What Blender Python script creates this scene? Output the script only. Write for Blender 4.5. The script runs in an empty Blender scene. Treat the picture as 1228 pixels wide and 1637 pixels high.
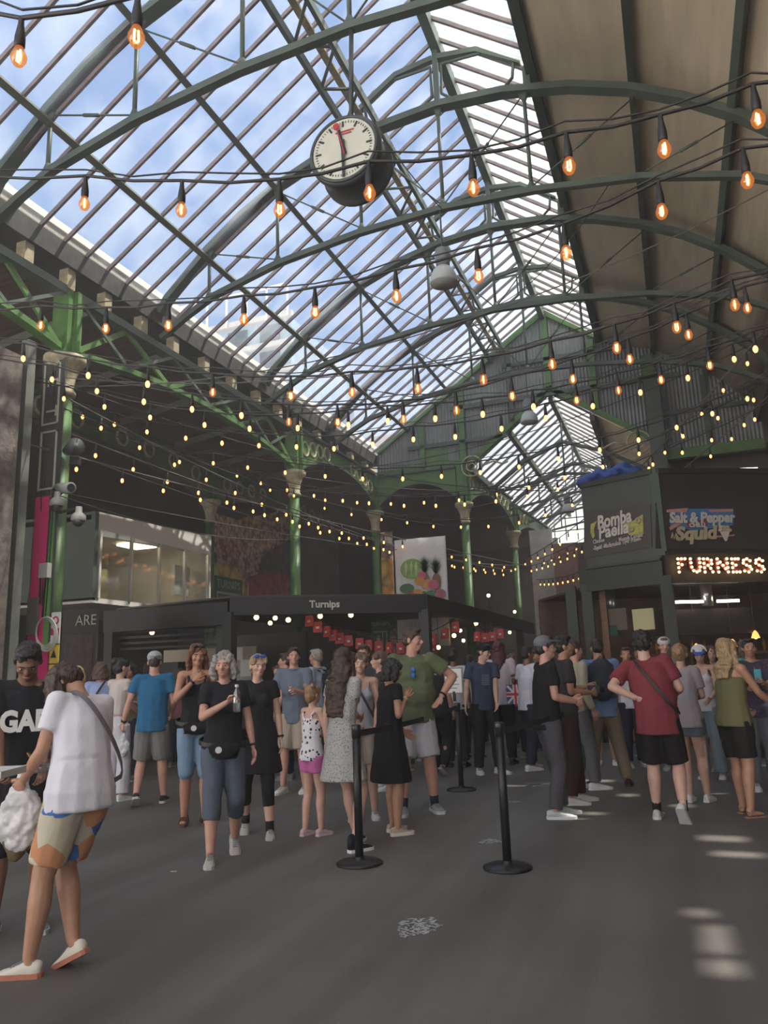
import bpy, bmesh, math, random
from math import sin, cos, pi, radians as RAD, sqrt, atan2
from mathutils import Vector as V, Matrix as M4, Quaternion
random.seed(7)
S = bpy.context.scene
COL = S.collection
# ------------------------------------------------------------------ camera
FPX, CXP, CYP, HC = 1230.0, 614.0, 818.5, 1.42          # image 1228 x 1637
RW = ((0.935486,0.103177,0.337965),(0.351741,-0.180351,-0.91856),(-0.033822,0.978176,-0.205008))
def fixrot():
    x=V(RW[0]).normalized(); z=V(RW[2]); z=(z-x*z.dot(x)).normalized(); y=z.cross(x)
    return M4((x,y,z))
RWM = fixrot()
cam = bpy.data.objects.new('camera', bpy.data.cameras.new('camera')); COL.objects.link(cam)
cam.data.sensor_fit='HORIZONTAL'; cam.data.sensor_width=36; cam.data.lens=36*FPX/1228
cam.data.clip_end=400
mw = RWM.to_4x4(); mw.translation=(0,0,HC); cam.matrix_world=mw
S.camera = cam
def ray(px,py): return RWM @ V(((px-CXP)/FPX, -(py-CYP)/FPX, -1.0))
def onY(px,py,Y): r=ray(px,py); return V((0,0,HC))+r*(Y/r.y)
def onX(px,py,X): r=ray(px,py); return V((0,0,HC))+r*(X/r.x)
def onZ(px,py,Z=0.0): r=ray(px,py); return V((0,0,HC))+r*((Z-HC)/r.z)
# ------------------------------------------------------------------ view, world, sun
S.view_settings.view_transform='Standard'; S.view_settings.look='None'
S.view_settings.exposure=0.45; S.view_settings.gamma=1.0; S.view_settings.use_curve_mapping=False
try:
    S.cycles.use_denoising=True; S.cycles.max_bounces=7; S.cycles.diffuse_bounces=4; S.cycles.glossy_bounces=3
    S.cycles.transmission_bounces=4; S.cycles.transparent_max_bounces=14; S.cycles.sample_clamp_indirect=6
    S.cycles.caustics_reflective=False; S.cycles.caustics_refractive=False
except Exception: pass
SUNV = V((0.80,0.30,0)).normalized()*cos(RAD(54))+V((0,0,sin(RAD(54))))
W = bpy.data.worlds.new('sky'); S.world=W; W.use_nodes=True
nt=W.node_tree; nt.nodes.clear()
def N(nt,t,**k):
    n=nt.nodes.new(t)
    for a,b in k.items(): setattr(n,a,b)
    return n
def ramp(nt,src,stops,interp='LINEAR'):
    r=N(nt,'ShaderNodeValToRGB'); r.color_ramp.interpolation=interp
    e=r.color_ramp.elements
    while len(e)<len(stops): e.new(0.5)
    for q,(p,c) in zip(e,stops): q.position=p; q.color=(c if len(c)==4 else (*c,1))
    if src is not None: nt.links.new(src,r.inputs[0])
    return r
def mixc(nt,f,a,b,mode='MIX'):
    m=N(nt,'ShaderNodeMix',data_type='RGBA',blend_type=mode)
    for s,v in ((0,f),(6,a),(7,b)):
        if hasattr(v,'is_linked') or hasattr(v,'links'): nt.links.new(v,m.inputs[s])
        else: m.inputs[s].default_value = v if s==0 else (*v,1) if len(v)==3 else v
    return m.outputs[2]
def sky():
    L=nt.links; tc=N(nt,'ShaderNodeTexCoord'); sp=N(nt,'ShaderNodeSeparateXYZ'); L.new(tc.outputs['Generated'],sp.inputs[0])
    grad=ramp(nt,sp.outputs[2],[(0.0,(5.6,5.0,4.2)),(0.17,(3.0,2.75,2.5)),(0.27,(.85,.95,1.1)),(0.38,(.38,.53,.80)),(1.0,(.20,.35,.70))])
    mp=N(nt,'ShaderNodeMapping'); mp.inputs['Scale'].default_value=(1.6,1.6,3.0); L.new(tc.outputs['Generated'],mp.inputs[0])
    no=N(nt,'ShaderNodeTexNoise'); no.inputs['Scale'].default_value=2.2; no.inputs['Detail'].default_value=7; L.new(mp.outputs[0],no.inputs[0])
    # cloud cover grows towards the sun side (+X), and behind the hall
    ma=N(nt,'ShaderNodeMath',operation='MULTIPLY_ADD'); L.new(sp.outputs[0],ma.inputs[0]); ma.inputs[1].default_value=.55; L.new(no.outputs[0],ma.inputs[2])
    mb=N(nt,'ShaderNodeMath',operation='MULTIPLY_ADD'); L.new(sp.outputs[1],mb.inputs[0]); mb.inputs[1].default_value=-.10; L.new(ma.outputs[0],mb.inputs[2])
    cl=ramp(nt,mb.outputs[0],[(.33,(0,0,0)),(.50,(1,1,1))])
    c=mixc(nt,cl.outputs[0],grad.outputs[0],(1.35,1.38,1.45))
    bg=N(nt,'ShaderNodeBackground'); L.new(c,bg.inputs[0]); bg.inputs[1].default_value=1.0
    o=N(nt,'ShaderNodeOutputWorld'); L.new(bg.outputs[0],o.inputs[0])
sky()
sl=bpy.data.lights.new('sun','SUN'); sl.energy=6.0; sl.angle=RAD(0.8); sl.color=(1,.93,.80)
so=bpy.data.objects.new('sun',sl); COL.objects.link(so); so.rotation_euler=SUNV.to_track_quat('Z','Y').to_euler()
# ------------------------------------------------------------------ materials
MATS={}
def mat(name,col=(.5,.5,.5),rough=.6,metal=0.0,noise=0.0,nscale=8,bump=0.0,bscale=60,stretch=None,emit=0,ecol=None,coat=0,alt=None,spec=None):
    if name in MATS: return MATS[name]
    m=bpy.data.materials.new(name); m.use_nodes=True; t=m.node_tree; L=t.links
    b=t.nodes['Principled BSDF']; b.inputs['Base Color'].default_value=(*col,1); b.inputs['Roughness'].default_value=rough; b.inputs['Metallic'].default_value=metal
    if spec is not None: b.inputs['Specular IOR Level'].default_value=spec
    if coat: b.inputs['Coat Weight'].default_value=coat
    if noise or bump:
        tc=N(t,'ShaderNodeTexCoord'); src=tc.outputs['Object']
        if stretch:
            mp=N(t,'ShaderNodeMapping'); mp.inputs['Scale'].default_value=stretch; L.new(src,mp.inputs[0]); src=mp.outputs[0]
    if noise:
        n=N(t,'ShaderNodeTexNoise'); n.inputs['Scale'].default_value=nscale; n.inputs['Detail'].default_value=6; L.new(src,n.inputs[0])
        d=alt or tuple(c*(1-noise) for c in col); l=tuple(min(1,c*(1+noise*.6)) for c in col)
        r=ramp(t,n.outputs[0],[(.3,d),(.7,l)]); L.new(r.outputs[0],b.inputs['Base Color'])
    if bump:
        n=N(t,'ShaderNodeTexNoise'); n.inputs['Scale'].default_value=bscale; n.inputs['Detail'].default_value=4; L.new(src,n.inputs[0])
        bp=N(t,'ShaderNodeBump'); bp.inputs['Strength'].default_value=min(1,bump); bp.inputs['Distance'].default_value=.01; L.new(n.outputs[0],bp.inputs['Height']); L.new(bp.outputs[0],b.inputs['Normal'])
    if emit:
        b.inputs['Emission Color'].default_value=(*(ecol or col),1); b.inputs['Emission Strength'].default_value=emit
        if emit>0: m.cycles.emission_sampling='NONE' if name.startswith('small') else 'AUTO'
    MATS[name]=m; return m
GREEN=mat('green_paint',(.095,.20,.052),.45,0,.35,3,.15,40)
DGREEN=mat('haze_greyed_green_paint',(.095,.120,.092),.5,0,.3,2,.15,30)  # green paint greyed so its colour carries the haze over the ironwork
PURLIN=mat('weathered_green_timber',(.085,.105,.075),.7,0,.5,9,.3,30,(6,1,6),alt=(.16,.15,.10))
BAR=mat('glazing_bar_paint',(.30,.235,.235),.6,0,.3,5)
CREAM=mat('aged_cream_paint',(.50,.44,.28),.6,0,.35,12,.2,40)
BLACK=mat('matt_black',(.014,.014,.015),.5)
BLK2=mat('stall_black_paint',(.020,.019,.018),.55,0,.3,4)
CHAR=mat('charcoal_panel',(.030,.028,.027),.55,0,.25,2)
KIOSK=mat('kiosk_dark_green',(.017,.023,.013),.5,0,.2,2)
WHITE=mat('white_paint',(.75,.73,.70),.5)
STEEL=mat('brushed_steel',(.55,.54,.52),.3,.9)
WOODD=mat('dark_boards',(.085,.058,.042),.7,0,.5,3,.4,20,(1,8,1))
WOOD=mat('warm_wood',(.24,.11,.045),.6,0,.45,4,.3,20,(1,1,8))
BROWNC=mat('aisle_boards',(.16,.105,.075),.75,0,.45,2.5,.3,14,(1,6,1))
GREY=mat('grey_plaster',(.28,.27,.25),.8,0,.25,3,.2,30)
CABLE=mat('black_cable',(.022,.020,.020),.55)
CABLEL=mat('dusty_cable',(.12,.10,.09),.6)
def glass_mat(name,tint,dirt,dscale,stretch,transl,gloss=.06):
    m=bpy.data.materials.new(name); m.use_nodes=True; t=m.node_tree; L=t.links; t.nodes.clear()
    tr=N(t,'ShaderNodeBsdfTransparent'); tr.inputs[0].default_value=(*tint,1)
    gl=N(t,'ShaderNodeBsdfGlossy'); gl.inputs['Roughness'].default_value=.06
    tl=N(t,'ShaderNodeBsdfTranslucent'); tl.inputs[0].default_value=(.82,.83,.80,1)
    tc=N(t,'ShaderNodeTexCoord'); mp=N(t,'ShaderNodeMapping'); mp.inputs['Scale'].default_value=stretch; L.new(tc.outputs['Object'],mp.inputs[0])
    n=N(t,'ShaderNodeTexNoise'); n.inputs['Scale'].default_value=dscale; n.inputs['Detail'].default_value=7; L.new(mp.outputs[0],n.inputs[0])
    r=ramp(t,n.outputs[0],[(.38,(dirt[0],)*3),(.72,(dirt[1],)*3)])
    m1=N(t,'ShaderNodeMixShader'); m1.inputs[0].default_value=gloss; L.new(tr.outputs[0],m1.inputs[1]); L.new(gl.outputs[0],m1.inputs[2])
    m2=N(t,'ShaderNodeMixShader'); L.new(r.outputs[0],m2.inputs[0]); L.new(m1.outputs[0],m2.inputs[1]); L.new(tl.outputs[0],m2.inputs[2])
    o=N(t,'ShaderNodeOutputMaterial'); L.new(m2.outputs[0],o.inputs[0]); MATS[name]=m; return m
GL_L=glass_mat('roof_glass',(.93,.95,.97),(.03,.22),1.1,(1,1,1),1)
GL_R=glass_mat('streaked_roof_glass',(.92,.94,.95),(.10,.65),5,(.25,3.5,.25),1)
GL_W=glass_mat('window_glass',(.85,.87,.86),(.0,.08),2,(1,1,1),1,.10)
def corr(name,c1,c2,freq=7.5):
    m=bpy.data.materials.new(name); m.use_nodes=True; t=m.node_tree; L=t.links; b=t.nodes['Principled BSDF']; b.inputs['Roughness'].default_value=.6
    tc=N(t,'ShaderNodeTexCoord'); w=N(t,'ShaderNodeTexWave',wave_type='BANDS',bands_direction='X'); w.inputs['Scale'].default_value=freq*.5; w.inputs['Distortion'].default_value=.0
    L.new(tc.outputs['Object'],w.inputs[0]); n=N(t,'ShaderNodeTexNoise'); n.inputs['Scale'].default_value=1.4; n.inputs['Detail'].default_value=6; L.new(tc.outputs['Object'],n.inputs[0])
    L.new(ramp(t,n.outputs[0],[(.35,c1),(.65,c2)]).outputs[0],b.inputs['Base Color'])
    bp=N(t,'ShaderNodeBump'); bp.inputs['Strength'].default_value=1; bp.inputs['Distance'].default_value=.06; L.new(w.outputs['Fac'],bp.inputs['Height']); L.new(bp.outputs[0],b.inputs['Normal'])
    MATS[name]=m; return m
CORR=corr('corrugated_cladding',(.24,.26,.245),(.38,.39,.37),6)
def asphalt():
    m=bpy.data.materials.new('asphalt'); m.use_nodes=True; t=m.node_tree; L=t.links; b=t.nodes['Principled BSDF']
    tc=N(t,'ShaderNodeTexCoord'); o=tc.outputs['Object']
    n1=N(t,'ShaderNodeTexNoise'); n1.inputs['Scale'].default_value=.7; n1.inputs['Detail'].default_value=8; L.new(o,n1.inputs[0])
    mp=N(t,'ShaderNodeMapping'); mp.inputs['Scale'].default_value=(1.3,.10,1); mp.inputs['Rotation'].default_value=(0,0,.08); L.new(o,mp.inputs[0])
    n2=N(t,'ShaderNodeTexNoise'); n2.inputs['Scale'].default_value=1.6; n2.inputs['Detail'].default_value=5; L.new(mp.outputs[0],n2.inputs[0])
    n3=N(t,'ShaderNodeTexNoise'); n3.inputs['Scale'].default_value=170; n3.inputs['Detail'].default_value=3; L.new(o,n3.inputs[0])
    v=N(t,'ShaderNodeTexVoronoi'); v.inputs['Scale'].default_value=2.3; L.new(o,v.inputs[0])
    c1=ramp(t,n1.outputs[0],[(.3,(.130,.123,.115)),(.7,(.182,.172,.160))]).outputs[0]
    c2=mixc(t,.75,c1,ramp(t,n2.outputs[0],[(.35,(.50,.46,.42)),(.62,(1,.99,.97))]).outputs[0],'MULTIPLY')
    c3=mixc(t,.6,c2,ramp(t,n3.outputs[0],[(.3,(.6,.6,.6)),(.7,(1.3,1.3,1.3))]).outputs[0],'MULTIPLY')
    sp=ramp(t,v.outputs['Distance'],[(0,(1,1,1)),(.018,(0,0,0))]).outputs[0]
    c4=mixc(t,sp,c3,(.30,.29,.27)); L.new(c4,b.inputs['Base Color'])
    b.inputs['Roughness'].default_value=.62
    bp=N(t,'ShaderNodeBump'); bp.inputs['Strength'].default_value=.45; bp.inputs['Distance'].default_value=.004; L.new(n3.outputs[0],bp.inputs['Height']); L.new(bp.outputs[0],b.inputs['Normal'])
    MATS['asphalt']=m; return m
ASPH=asphalt()
# ------------------------------------------------------------------ mesh helpers
def frame(d,xd=None):
    d=V(d).normalized(); x=V(xd) if xd is not None else V((1,0,0))
    x=x-d*x.dot(d)
    if x.length<1e-3:
        x=V((0,1,0)); x=x-d*x.dot(d)
    x.normalize(); return x,d.cross(x),d
class MB:
    def __init__(s): s.v=[]; s.f=[]
    def add(s,vs,fs):
        o=len(s.v); s.v+= [V(q) for q in vs]; s.f+=[tuple(i+o for i in f) for f in fs]; return s
    def box(s,c,d,R=None):
        c=V(c); h=V(d)/2; vs=[]
        for z in (-1,1):
            for y in (-1,1):
                for x in (-1,1):
                    q=V((x*h.x,y*h.y,z*h.z)); vs.append(c+(R@q if R else q))
        return s.add(vs,[(0,2,3,1),(4,5,7,6),(0,1,5,4),(2,6,7,3),(0,4,6,2),(1,3,7,5)])
    def bx(s,a,b):
        a=V(a); b=V(b); return s.box((a+b)/2,(abs(b.x-a.x),abs(b.y-a.y),abs(b.z-a.z)))
    def bar(s,a,b,w,h,up=(0,0,1)):   # box bar from a to b, w across, h along up
        a=V(a); b=V(b); d=b-a; x,y,z=frame(d,V(up).cross(d))
        R=M4((x,y,z)).transposed(); return s.box((a+b)/2,(w,h,d.length),R)
    def cone(s,a,b,ra,rb,xd=None,n=12,cap=True):
        a=V(a); b=V(b); x,y,z=frame(b-a,xd)
        ra=ra if isinstance(ra,tuple) else (ra,ra); rb=rb if isinstance(rb,tuple) else (rb,rb)
        vs=[a+x*cos(2*pi*i/n)*ra[0]+y*sin(2*pi*i/n)*ra[1] for i in range(n)]+[b+x*cos(2*pi*i/n)*rb[0]+y*sin(2*pi*i/n)*rb[1] for i in range(n)]
        fs=[(i,(i+1)%n,n+(i+1)%n,n+i) for i in range(n)]
        if cap: fs+=[tuple(range(n-1,-1,-1)),tuple(range(n,2*n))]
        return s.add(vs,fs)
    def ell(s,c,r,R=None,n=12,m=8):
        c=V(c); r=r if hasattr(r,'__len__') else (r,r,r); vs=[]; fs=[]
        T=lambda q: c+(R@q if R else q)
        vs.append(T(V((0,0,-r[2]))))
        for j in range(1,m):
            a=-pi/2+pi*j/m
            for i in range(n): vs.append(T(V((r[0]*cos(a)*cos(2*pi*i/n),r[1]*cos(a)*sin(2*pi*i/n),r[2]*sin(a)))))
        vs.append(T(V((0,0,r[2]))))
        for i in range(n): fs.append((0,1+(i+1)%n,1+i))
        for j in range(m-2):
            for i in range(n):
                a=1+j*n+i; b=1+j*n+(i+1)%n; fs.append((a,b,b+n,a+n))
        t=len(vs)-1
        for i in range(n): fs.append((t,1+(m-2)*n+i,1+(m-2)*n+(i+1)%n))
        return s.add(vs,fs)
    def tube(s,pts,r,n=6,closed=False,flat=None,up=(0,0,1)):
        pts=[V(p) for p in pts]; k=len(pts); vs=[]
        for j,p in enumerate(pts):
            a=pts[j-1] if (j or closed) else pts[0]; b=pts[(j+1)%k] if (j<k-1 or closed) else pts[-1]
            d=(b-a); x,y,z=frame(d,V(up).cross(d) if V(up).cross(d).length>1e-4 else None)
            rr=r[j] if isinstance(r,(list,tuple)) else r
            rx,ry=(rr,rr) if flat is None else flat
            for i in range(n):
                t=2*pi*(i+.5)/n; vs.append(p+x*cos(t)*rx*(1.414 if n==4 else 1)+y*sin(t)*ry*(1.414 if n==4 else 1))
        fs=[]
        for j in range(k if closed else k-1):
            for i in range(n):
                a=j*n; b=((j+1)%k)*n; fs.append((a+i,a+(i+1)%n,b+(i+1)%n,b+i))
        if not closed: fs+=[tuple(range(n-1,-1,-1)),tuple(range((k-1)*n,k*n))]
        return s.add(vs,fs)
    def ring(s,c,R_,r,ax=(0,1,0),n=20,m=6):
        x,y,z=frame(ax); c=V(c)
        return s.tube([c+(x*cos(2*pi*i/n)+y*sin(2*pi*i/n))*R_ for i in range(n)],r,m,True,up=ax)
    def lathe(s,c,prof,n=16,ax=(0,0,1)):
        x,y,z=frame(ax); c=V(c); vs=[]; fs=[]; k=len(prof)
        for (r,h) in prof:
            for i in range(n): vs.append(c+z*h+(x*cos(2*pi*i/n)+y*sin(2*pi*i/n))*max(r,1e-4))
        for j in range(k-1):
            for i in range(n): fs.append((j*n+i,j*n+(i+1)%n,(j+1)*n+(i+1)%n,(j+1)*n+i))
        fs+=[tuple(range(n-1,-1,-1)),tuple(range((k-1)*n,k*n))]
        return s.add(vs,fs)
    def prism(s,poly,ex):   # poly: list of 3D points, ex: extrusion vector
        n=len(poly); ex=V(ex); vs=[V(p) for p in poly]+[V(p)+ex for p in poly]
        return s.add(vs,[tuple(range(n-1,-1,-1)),tuple(range(n,2*n))]+[(i,(i+1)%n,n+(i+1)%n,n+i) for i in range(n)])
    def mesh(s,name,smooth=False):
        me=bpy.data.meshes.new(name); me.from_pydata([tuple(q) for q in s.v],[],s.f); me.validate()
        bm=bmesh.new(); bm.from_mesh(me); bmesh.ops.recalc_face_normals(bm,faces=bm.faces); bm.to_mesh(me); bm.free()
        if smooth: me.polygons.foreach_set('use_smooth',[True]*len(me.polygons))
        return me
    def build(s,name,m,parent=None,smooth=False,local=False,bevel=0):
        if parent is not None and not local:
            inv=parent.matrix_basis.inverted(); s.v=[inv@q for q in s.v]
        me=s.mesh(name,smooth); me.materials.append(m)
        o=bpy.data.objects.new(name,me); COL.objects.link(o)
        if parent is not None: o.parent=parent
        if bevel:
            b=o.modifiers.new('bevel','BEVEL'); b.width=bevel; b.segments=2; b.limit_method='ANGLE'
        if smooth=='auto': pass
        return o
def tag(o,label=None,cat=None,group=None,kind=None):
    if label: o['label']=label
    if cat: o['category']=cat
    if group: o['group']=group
    if kind: o['kind']=kind
    return o
def thing(name,label,cat,loc=(0,0,0),rz=0,group=None,kind=None):
    o=bpy.data.objects.new(name,None); o.empty_display_size=.1; COL.objects.link(o)
    o.matrix_basis=M4.Translation(V(loc))@M4.Rotation(rz,4,'Z'); return tag(o,label,cat,group,kind)
def struct(name,mb,m,label=None,parent=None,smooth=False):
    o=mb.build(name,m,parent,smooth)
    if parent is None: o['kind']='structure'; 
    if label: o['label']=label
    return o
def dup(root,loc=None,rz=None,label=None,group=None,mat_=None):
    r=root.copy(); COL.objects.link(r)
    if loc is not None: r.matrix_basis=M4.Translation(V(loc))@M4.Rotation(rz or 0,4,'Z')
    if label: r['label']=label
    if group: r['group']=group
    for ch in root.children:
        c=ch.copy(); COL.objects.link(c); c.parent=r
        for g in ch.children:
            d=g.copy(); COL.objects.link(d); d.parent=c
    return r
def text(name,body,m,origin,xdir,ydir,size,parent=None,depth=.01,align='CENTER',shear=0,width=None,bold=0,spacing=1.0):
    cu=bpy.data.curves.new(name,'FONT'); cu.body=body; cu.size=size; cu.extrude=depth/2; cu.align_x=align; cu.align_y='CENTER'; cu.shear=shear; cu.offset=bold; cu.space_character=spacing; cu.resolution_u=3
    o=bpy.data.objects.new(name,cu); TMP.collection.objects.link(o)
    TMP.view_layers[0].update(); dg=TMP.view_layers[0].depsgraph
    me=bpy.data.meshes.new_from_object(o.evaluated_get(dg)); bpy.data.objects.remove(o)
    x=V(xdir).normalized(); y=V(ydir).normalized(); z=x.cross(y)
    if width:
        xs=[q.co.x for q in me.vertices]; w=max(xs)-min(xs); k=width/w
        for q in me.vertices: q.co.x*=k
    R=M4((x,y,z)).transposed().to_4x4(); R.translation=V(origin)
    if parent is not None: R=parent.matrix_basis.inverted()@R
    me.transform(R); me.materials.clear(); me.materials.append(m); me.name=name
    ob=bpy.data.objects.new(name,me); COL.objects.link(ob)
    if parent is not None: ob.parent=parent
    return ob
TMP=bpy.data.scenes.new('scratch')
def fuse(mb,voxel,smooth=2,disp=0,dscale=.15,name='m'):
    me=mb.mesh(name); o=bpy.data.objects.new(name,me); TMP.collection.objects.link(o)
    r=o.modifiers.new('r','REMESH'); r.mode='VOXEL'; r.voxel_size=voxel; r.use_smooth_shade=True
    if smooth:
        q=o.modifiers.new('s','SMOOTH'); q.factor=.5; q.iterations=smooth
    if disp:
        tx=DT.get(dscale)
        if tx is None:
            tx=bpy.data.textures.new('folds','CLOUDS'); tx.noise_scale=dscale; tx.noise_depth=2; DT[dscale]=tx
        d=o.modifiers.new('d','DISPLACE'); d.texture=tx; d.strength=disp; d.mid_level=.5
    TMP.view_layers[0].update(); dg=TMP.view_layers[0].depsgraph
    m2=bpy.data.meshes.new_from_object(o.evaluated_get(dg)); bpy.data.objects.remove(o); bpy.data.meshes.remove(me)
    m2.polygons.foreach_set('use_smooth',[True]*len(m2.polygons)); m2.name=name
    return m2
DT={}
# ================================================================== SETTING
YG=23.2; TY=[-4.6,-0.6,3.4,7.4,11.45,15.55,19.4]
g=MB().bx((-24,-9,-.12),(14,46,0)); struct('floor',g,ASPH,'dark grey asphalt market floor with sunlit patches')
# left glazed slope and right glazed strip of the main hall
def slope_pts(): return (-8.72,8.55),(-2.93,12.6),(-1.33,11.38)
(ex,ez),(rx_,rz_),(gx,gz)=slope_pts()
def window(name,a,b,y0,y1,glass,step,n_bar_w,label,bar=BAR,nose=.03):
    fr=MB(); d=(V((b[0],0,b[1]))-V((a[0],0,a[1]))).normalized(); nrm=V((-d.z,0,d.x)); nrm = nrm if nrm.z>0 else -nrm
    p0=V((a[0],0,a[1])); p1=V((b[0],0,b[1]))
    gm=MB(); gm.prism([p0+V((0,y0,0)),p0+V((0,y1,0)),p1+V((0,y1,0)),p1+V((0,y0,0))],nrm*.012)
    root=gm.build(name,glass); root['kind']='structure'; root['label']=label
    y=y0; first=None; k=0
    while y<=y1+1e-3:
        if first is None:
            m=MB(); m.bar(p0-nrm*.02,p1-nrm*.02,n_bar_w,.07,up=nrm); first=m.build('glazing_bar',bar,root); first.location=(0,y,0)
        else:
            c=first.copy(); COL.objects.link(c); c.parent=root; c.location=(0,y,0)
        y+=step
    return root
window('window_1',(ex,ez),(rx_,rz_),-9,YG,GL_L,.513,.042,'long glazed left roof slope showing blue sky')
window('window_2',(rx_,rz_),(gx,gz),-9,YG,GL_R,.513,.06,'streaky white glazed strip right of the ridge')
# arch profile (X,Z) of the main hall, symmetric about X=-2.95
RIBL=[(-8.66,8.35),(-8.5,8.62),(-7.6,9.45),(-6.88,9.98),(-6.13,10.4),(-5.2,10.76),(-4.1,11.02),(-2.95,11.12)]
RIB=RIBL+[(-5.9-x,z) for x,z in RIBL[-2::-1]]
CHL=[(-8.64,7.85),(-8.1,8.17),(-7.5,8.47),(-6.13,8.83),(-4.5,9.05),(-2.95,9.13)]
CH=CHL+[(-5.9-x,z) for x,z in CHL[-2::-1]]
# boarded curved ceiling right of the glass
pr=[(-1.33,11.38),(-1.0,11.12),(.23,10.68),(1.0,10.2),(1.7,9.66),(2.3,9.05),(2.78,8.45)]
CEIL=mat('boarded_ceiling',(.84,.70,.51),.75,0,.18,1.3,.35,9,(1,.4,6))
m=MB()
vs=[];fs=[]
for (x,z) in pr: vs+= [V((x,-9,z)),V((x,YG,z)),V((x+.02,-9,z+.08)),V((x+.02,YG,z+.08))]
n=len(pr)
for i in range(n-1):
    a=4*i;b=a+4; fs+=[(a,a+1,b+1,b),(a+2,b+2,b+3,a+3),(a,b,b+2,a+2),(a+1,a+3,b+3,b+1)]
fs+=[(0,2,3,1),(4*(n-1),4*(n-1)+1,4*(n-1)+3,4*(n-1)+2)]
m.add(vs,fs); struct('ceiling',m,CEIL,'curved beige boarded ceiling right of the roof glass',smooth=True)
# side aisle roof added outside the frame to block sun; holes shaped for its patches
def holed(z0,x0,x1,y0,y1,holes,name,mt,lab,zs=0):
    m=MB(); xs=sorted({x0,x1,*[h[0] for h in holes],*[h[1] for h in holes]}); ys=sorted({y0,y1,*[h[2] for h in holes],*[h[3] for h in holes]})
    for i in range(len(xs)-1):
        for j in range(len(ys)-1):
            cx=(xs[i]+xs[i+1])/2; cy=(ys[j]+ys[j+1])/2
            if any(h[0]<cx<h[1] and h[2]<cy<h[3] for h in holes): continue
            m.bx((xs[i],ys[j],z0),(xs[i+1],ys[j+1],z0+.06))
    return struct(name,m,mt,lab)
struct('wall_sun_stop_right',MB().bx((2.74,-9,7.98),(2.80,23.1,8.6)),WOODD)  # strip added to close the roof gap and stop a sun streak
ZR=8.0; kx=SUNV.x/SUNV.z; ky=SUNV.y/SUNV.z
def hole(px0,px1,py0,py1): return (px0+kx*ZR,px1+kx*ZR,py0+ky*ZR,py1+ky*ZR)
HOLES=[hole(-.02,.13,4.50,4.95),hole(-.02,.16,4.20,4.42),hole(-.10,.06,5.08,5.24),hole(.10,.48,6.62,6.80),hole(.02,.40,7.15,7.38),
  hole(-1.2,-.95,7.75,7.95),hole(-1.05,-.8,8.15,8.3),hole(-.2,.0,8.7,8.9),hole(-.75,-.55,9.3,9.5),hole(-1.6,-.9,10.4,10.6),hole(.2,.35,9.6,9.9),hole(-2.2,-1.7,9.9,10.0),hole(-1.9,-1.3,10.15,10.25)]
holed(ZR,2.78,14,-9,26,HOLES,'ceiling_right',WOODD,'dark unseen roof on the right, added to block sun, holed for sun patches')
struct('wall_right',MB().bx((13.9,-9,0),(14,46,ZR)),mat('dark_brick',(.07,.04,.03),.8,0,.4,3))
# gable wall at the far end of the main hall
y=YG; E2=(-5.55,7.75); A2=(-2.9,9.86); R2=(.1,7.75)
m=MB().prism([(-8.72,y,7.9),(-8.72,y,8.55),(-2.93,y,12.6),(-2.93,y,9.88),E2[:1]+(y,)+E2[1:]],(0,.1,0)) if False else MB()
m.prism([(-8.72,y,7.7),(-8.72,y,8.55),(-2.9,y,12.6),(-2.9,y,9.86),(-5.55,y,7.7)],(0,.1,0))
m.prism([(-2.9,y,12.6),(-1.33,y,11.38),(-.9,y,11.25),(.23,y,10.86),(1.0,y,10.38),(1.7,y,9.84),(2.3,y,9.23),(2.95,y,8.6),(2.9,y,7.2),(.1,y,7.2),(.1,y,7.75),(-2.9,y,9.86)],(0,.1,0))
gw=struct('wall_back',m,CORR,'grey corrugated gable with green framing above the crowd')
fr=MB(); 
def gb(parent,a,b,w=.14,h=.12,mm=GREEN,nm='gable_rail'):
    q=MB().bar((a[0],y-.06,a[1]),(b[0],y-.06,b[1]),h,w,up=(0,1,0)); 
    return q.build(nm,mm,parent)
for a,b,w in [((-8.7,7.8),(-5.6,7.8),.3),((-8.7,8.62),(-2.9,12.5),.18),((-2.9,12.5),(-1.3,11.35),.18),((-7.6,8.6),(-4.3,8.6),.12),((-6.1,9.75),(.9,9.75),.14),((-4.3,10.9),(-.5,10.9),.12),
              ((-5.75,7.7),(-5.75,10.3),.2),((-7.1,7.8),(-7.1,9.4),.16),((-4.1,9.0),(-4.1,11.4),.14),((-2.9,9.8),(-2.9,12.4),.18),((-1.55,9.0),(-1.55,11.3),.2),((.05,7.7),(.05,10.5),.34),((1.5,7.5),(1.5,9.6),.14),
              ((-5.6,7.8),(-2.9,9.95),.16),((-2.9,9.95),(.1,7.8),.16),((.1,8.6),(2.6,8.6),.12),((.1,7.35),(2.9,7.35),.3)]:
    gb(gw,a,b,.10,w,GREEN if w>=.16 else DGREEN)  # thin rails use the greyed green, haze put into the colour
# green infill panel low left of the gable
MB().bx((-7.0,y-.03,7.95),(-6.25,y,8.5)).build('infill_panel',GREEN,gw)
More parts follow.
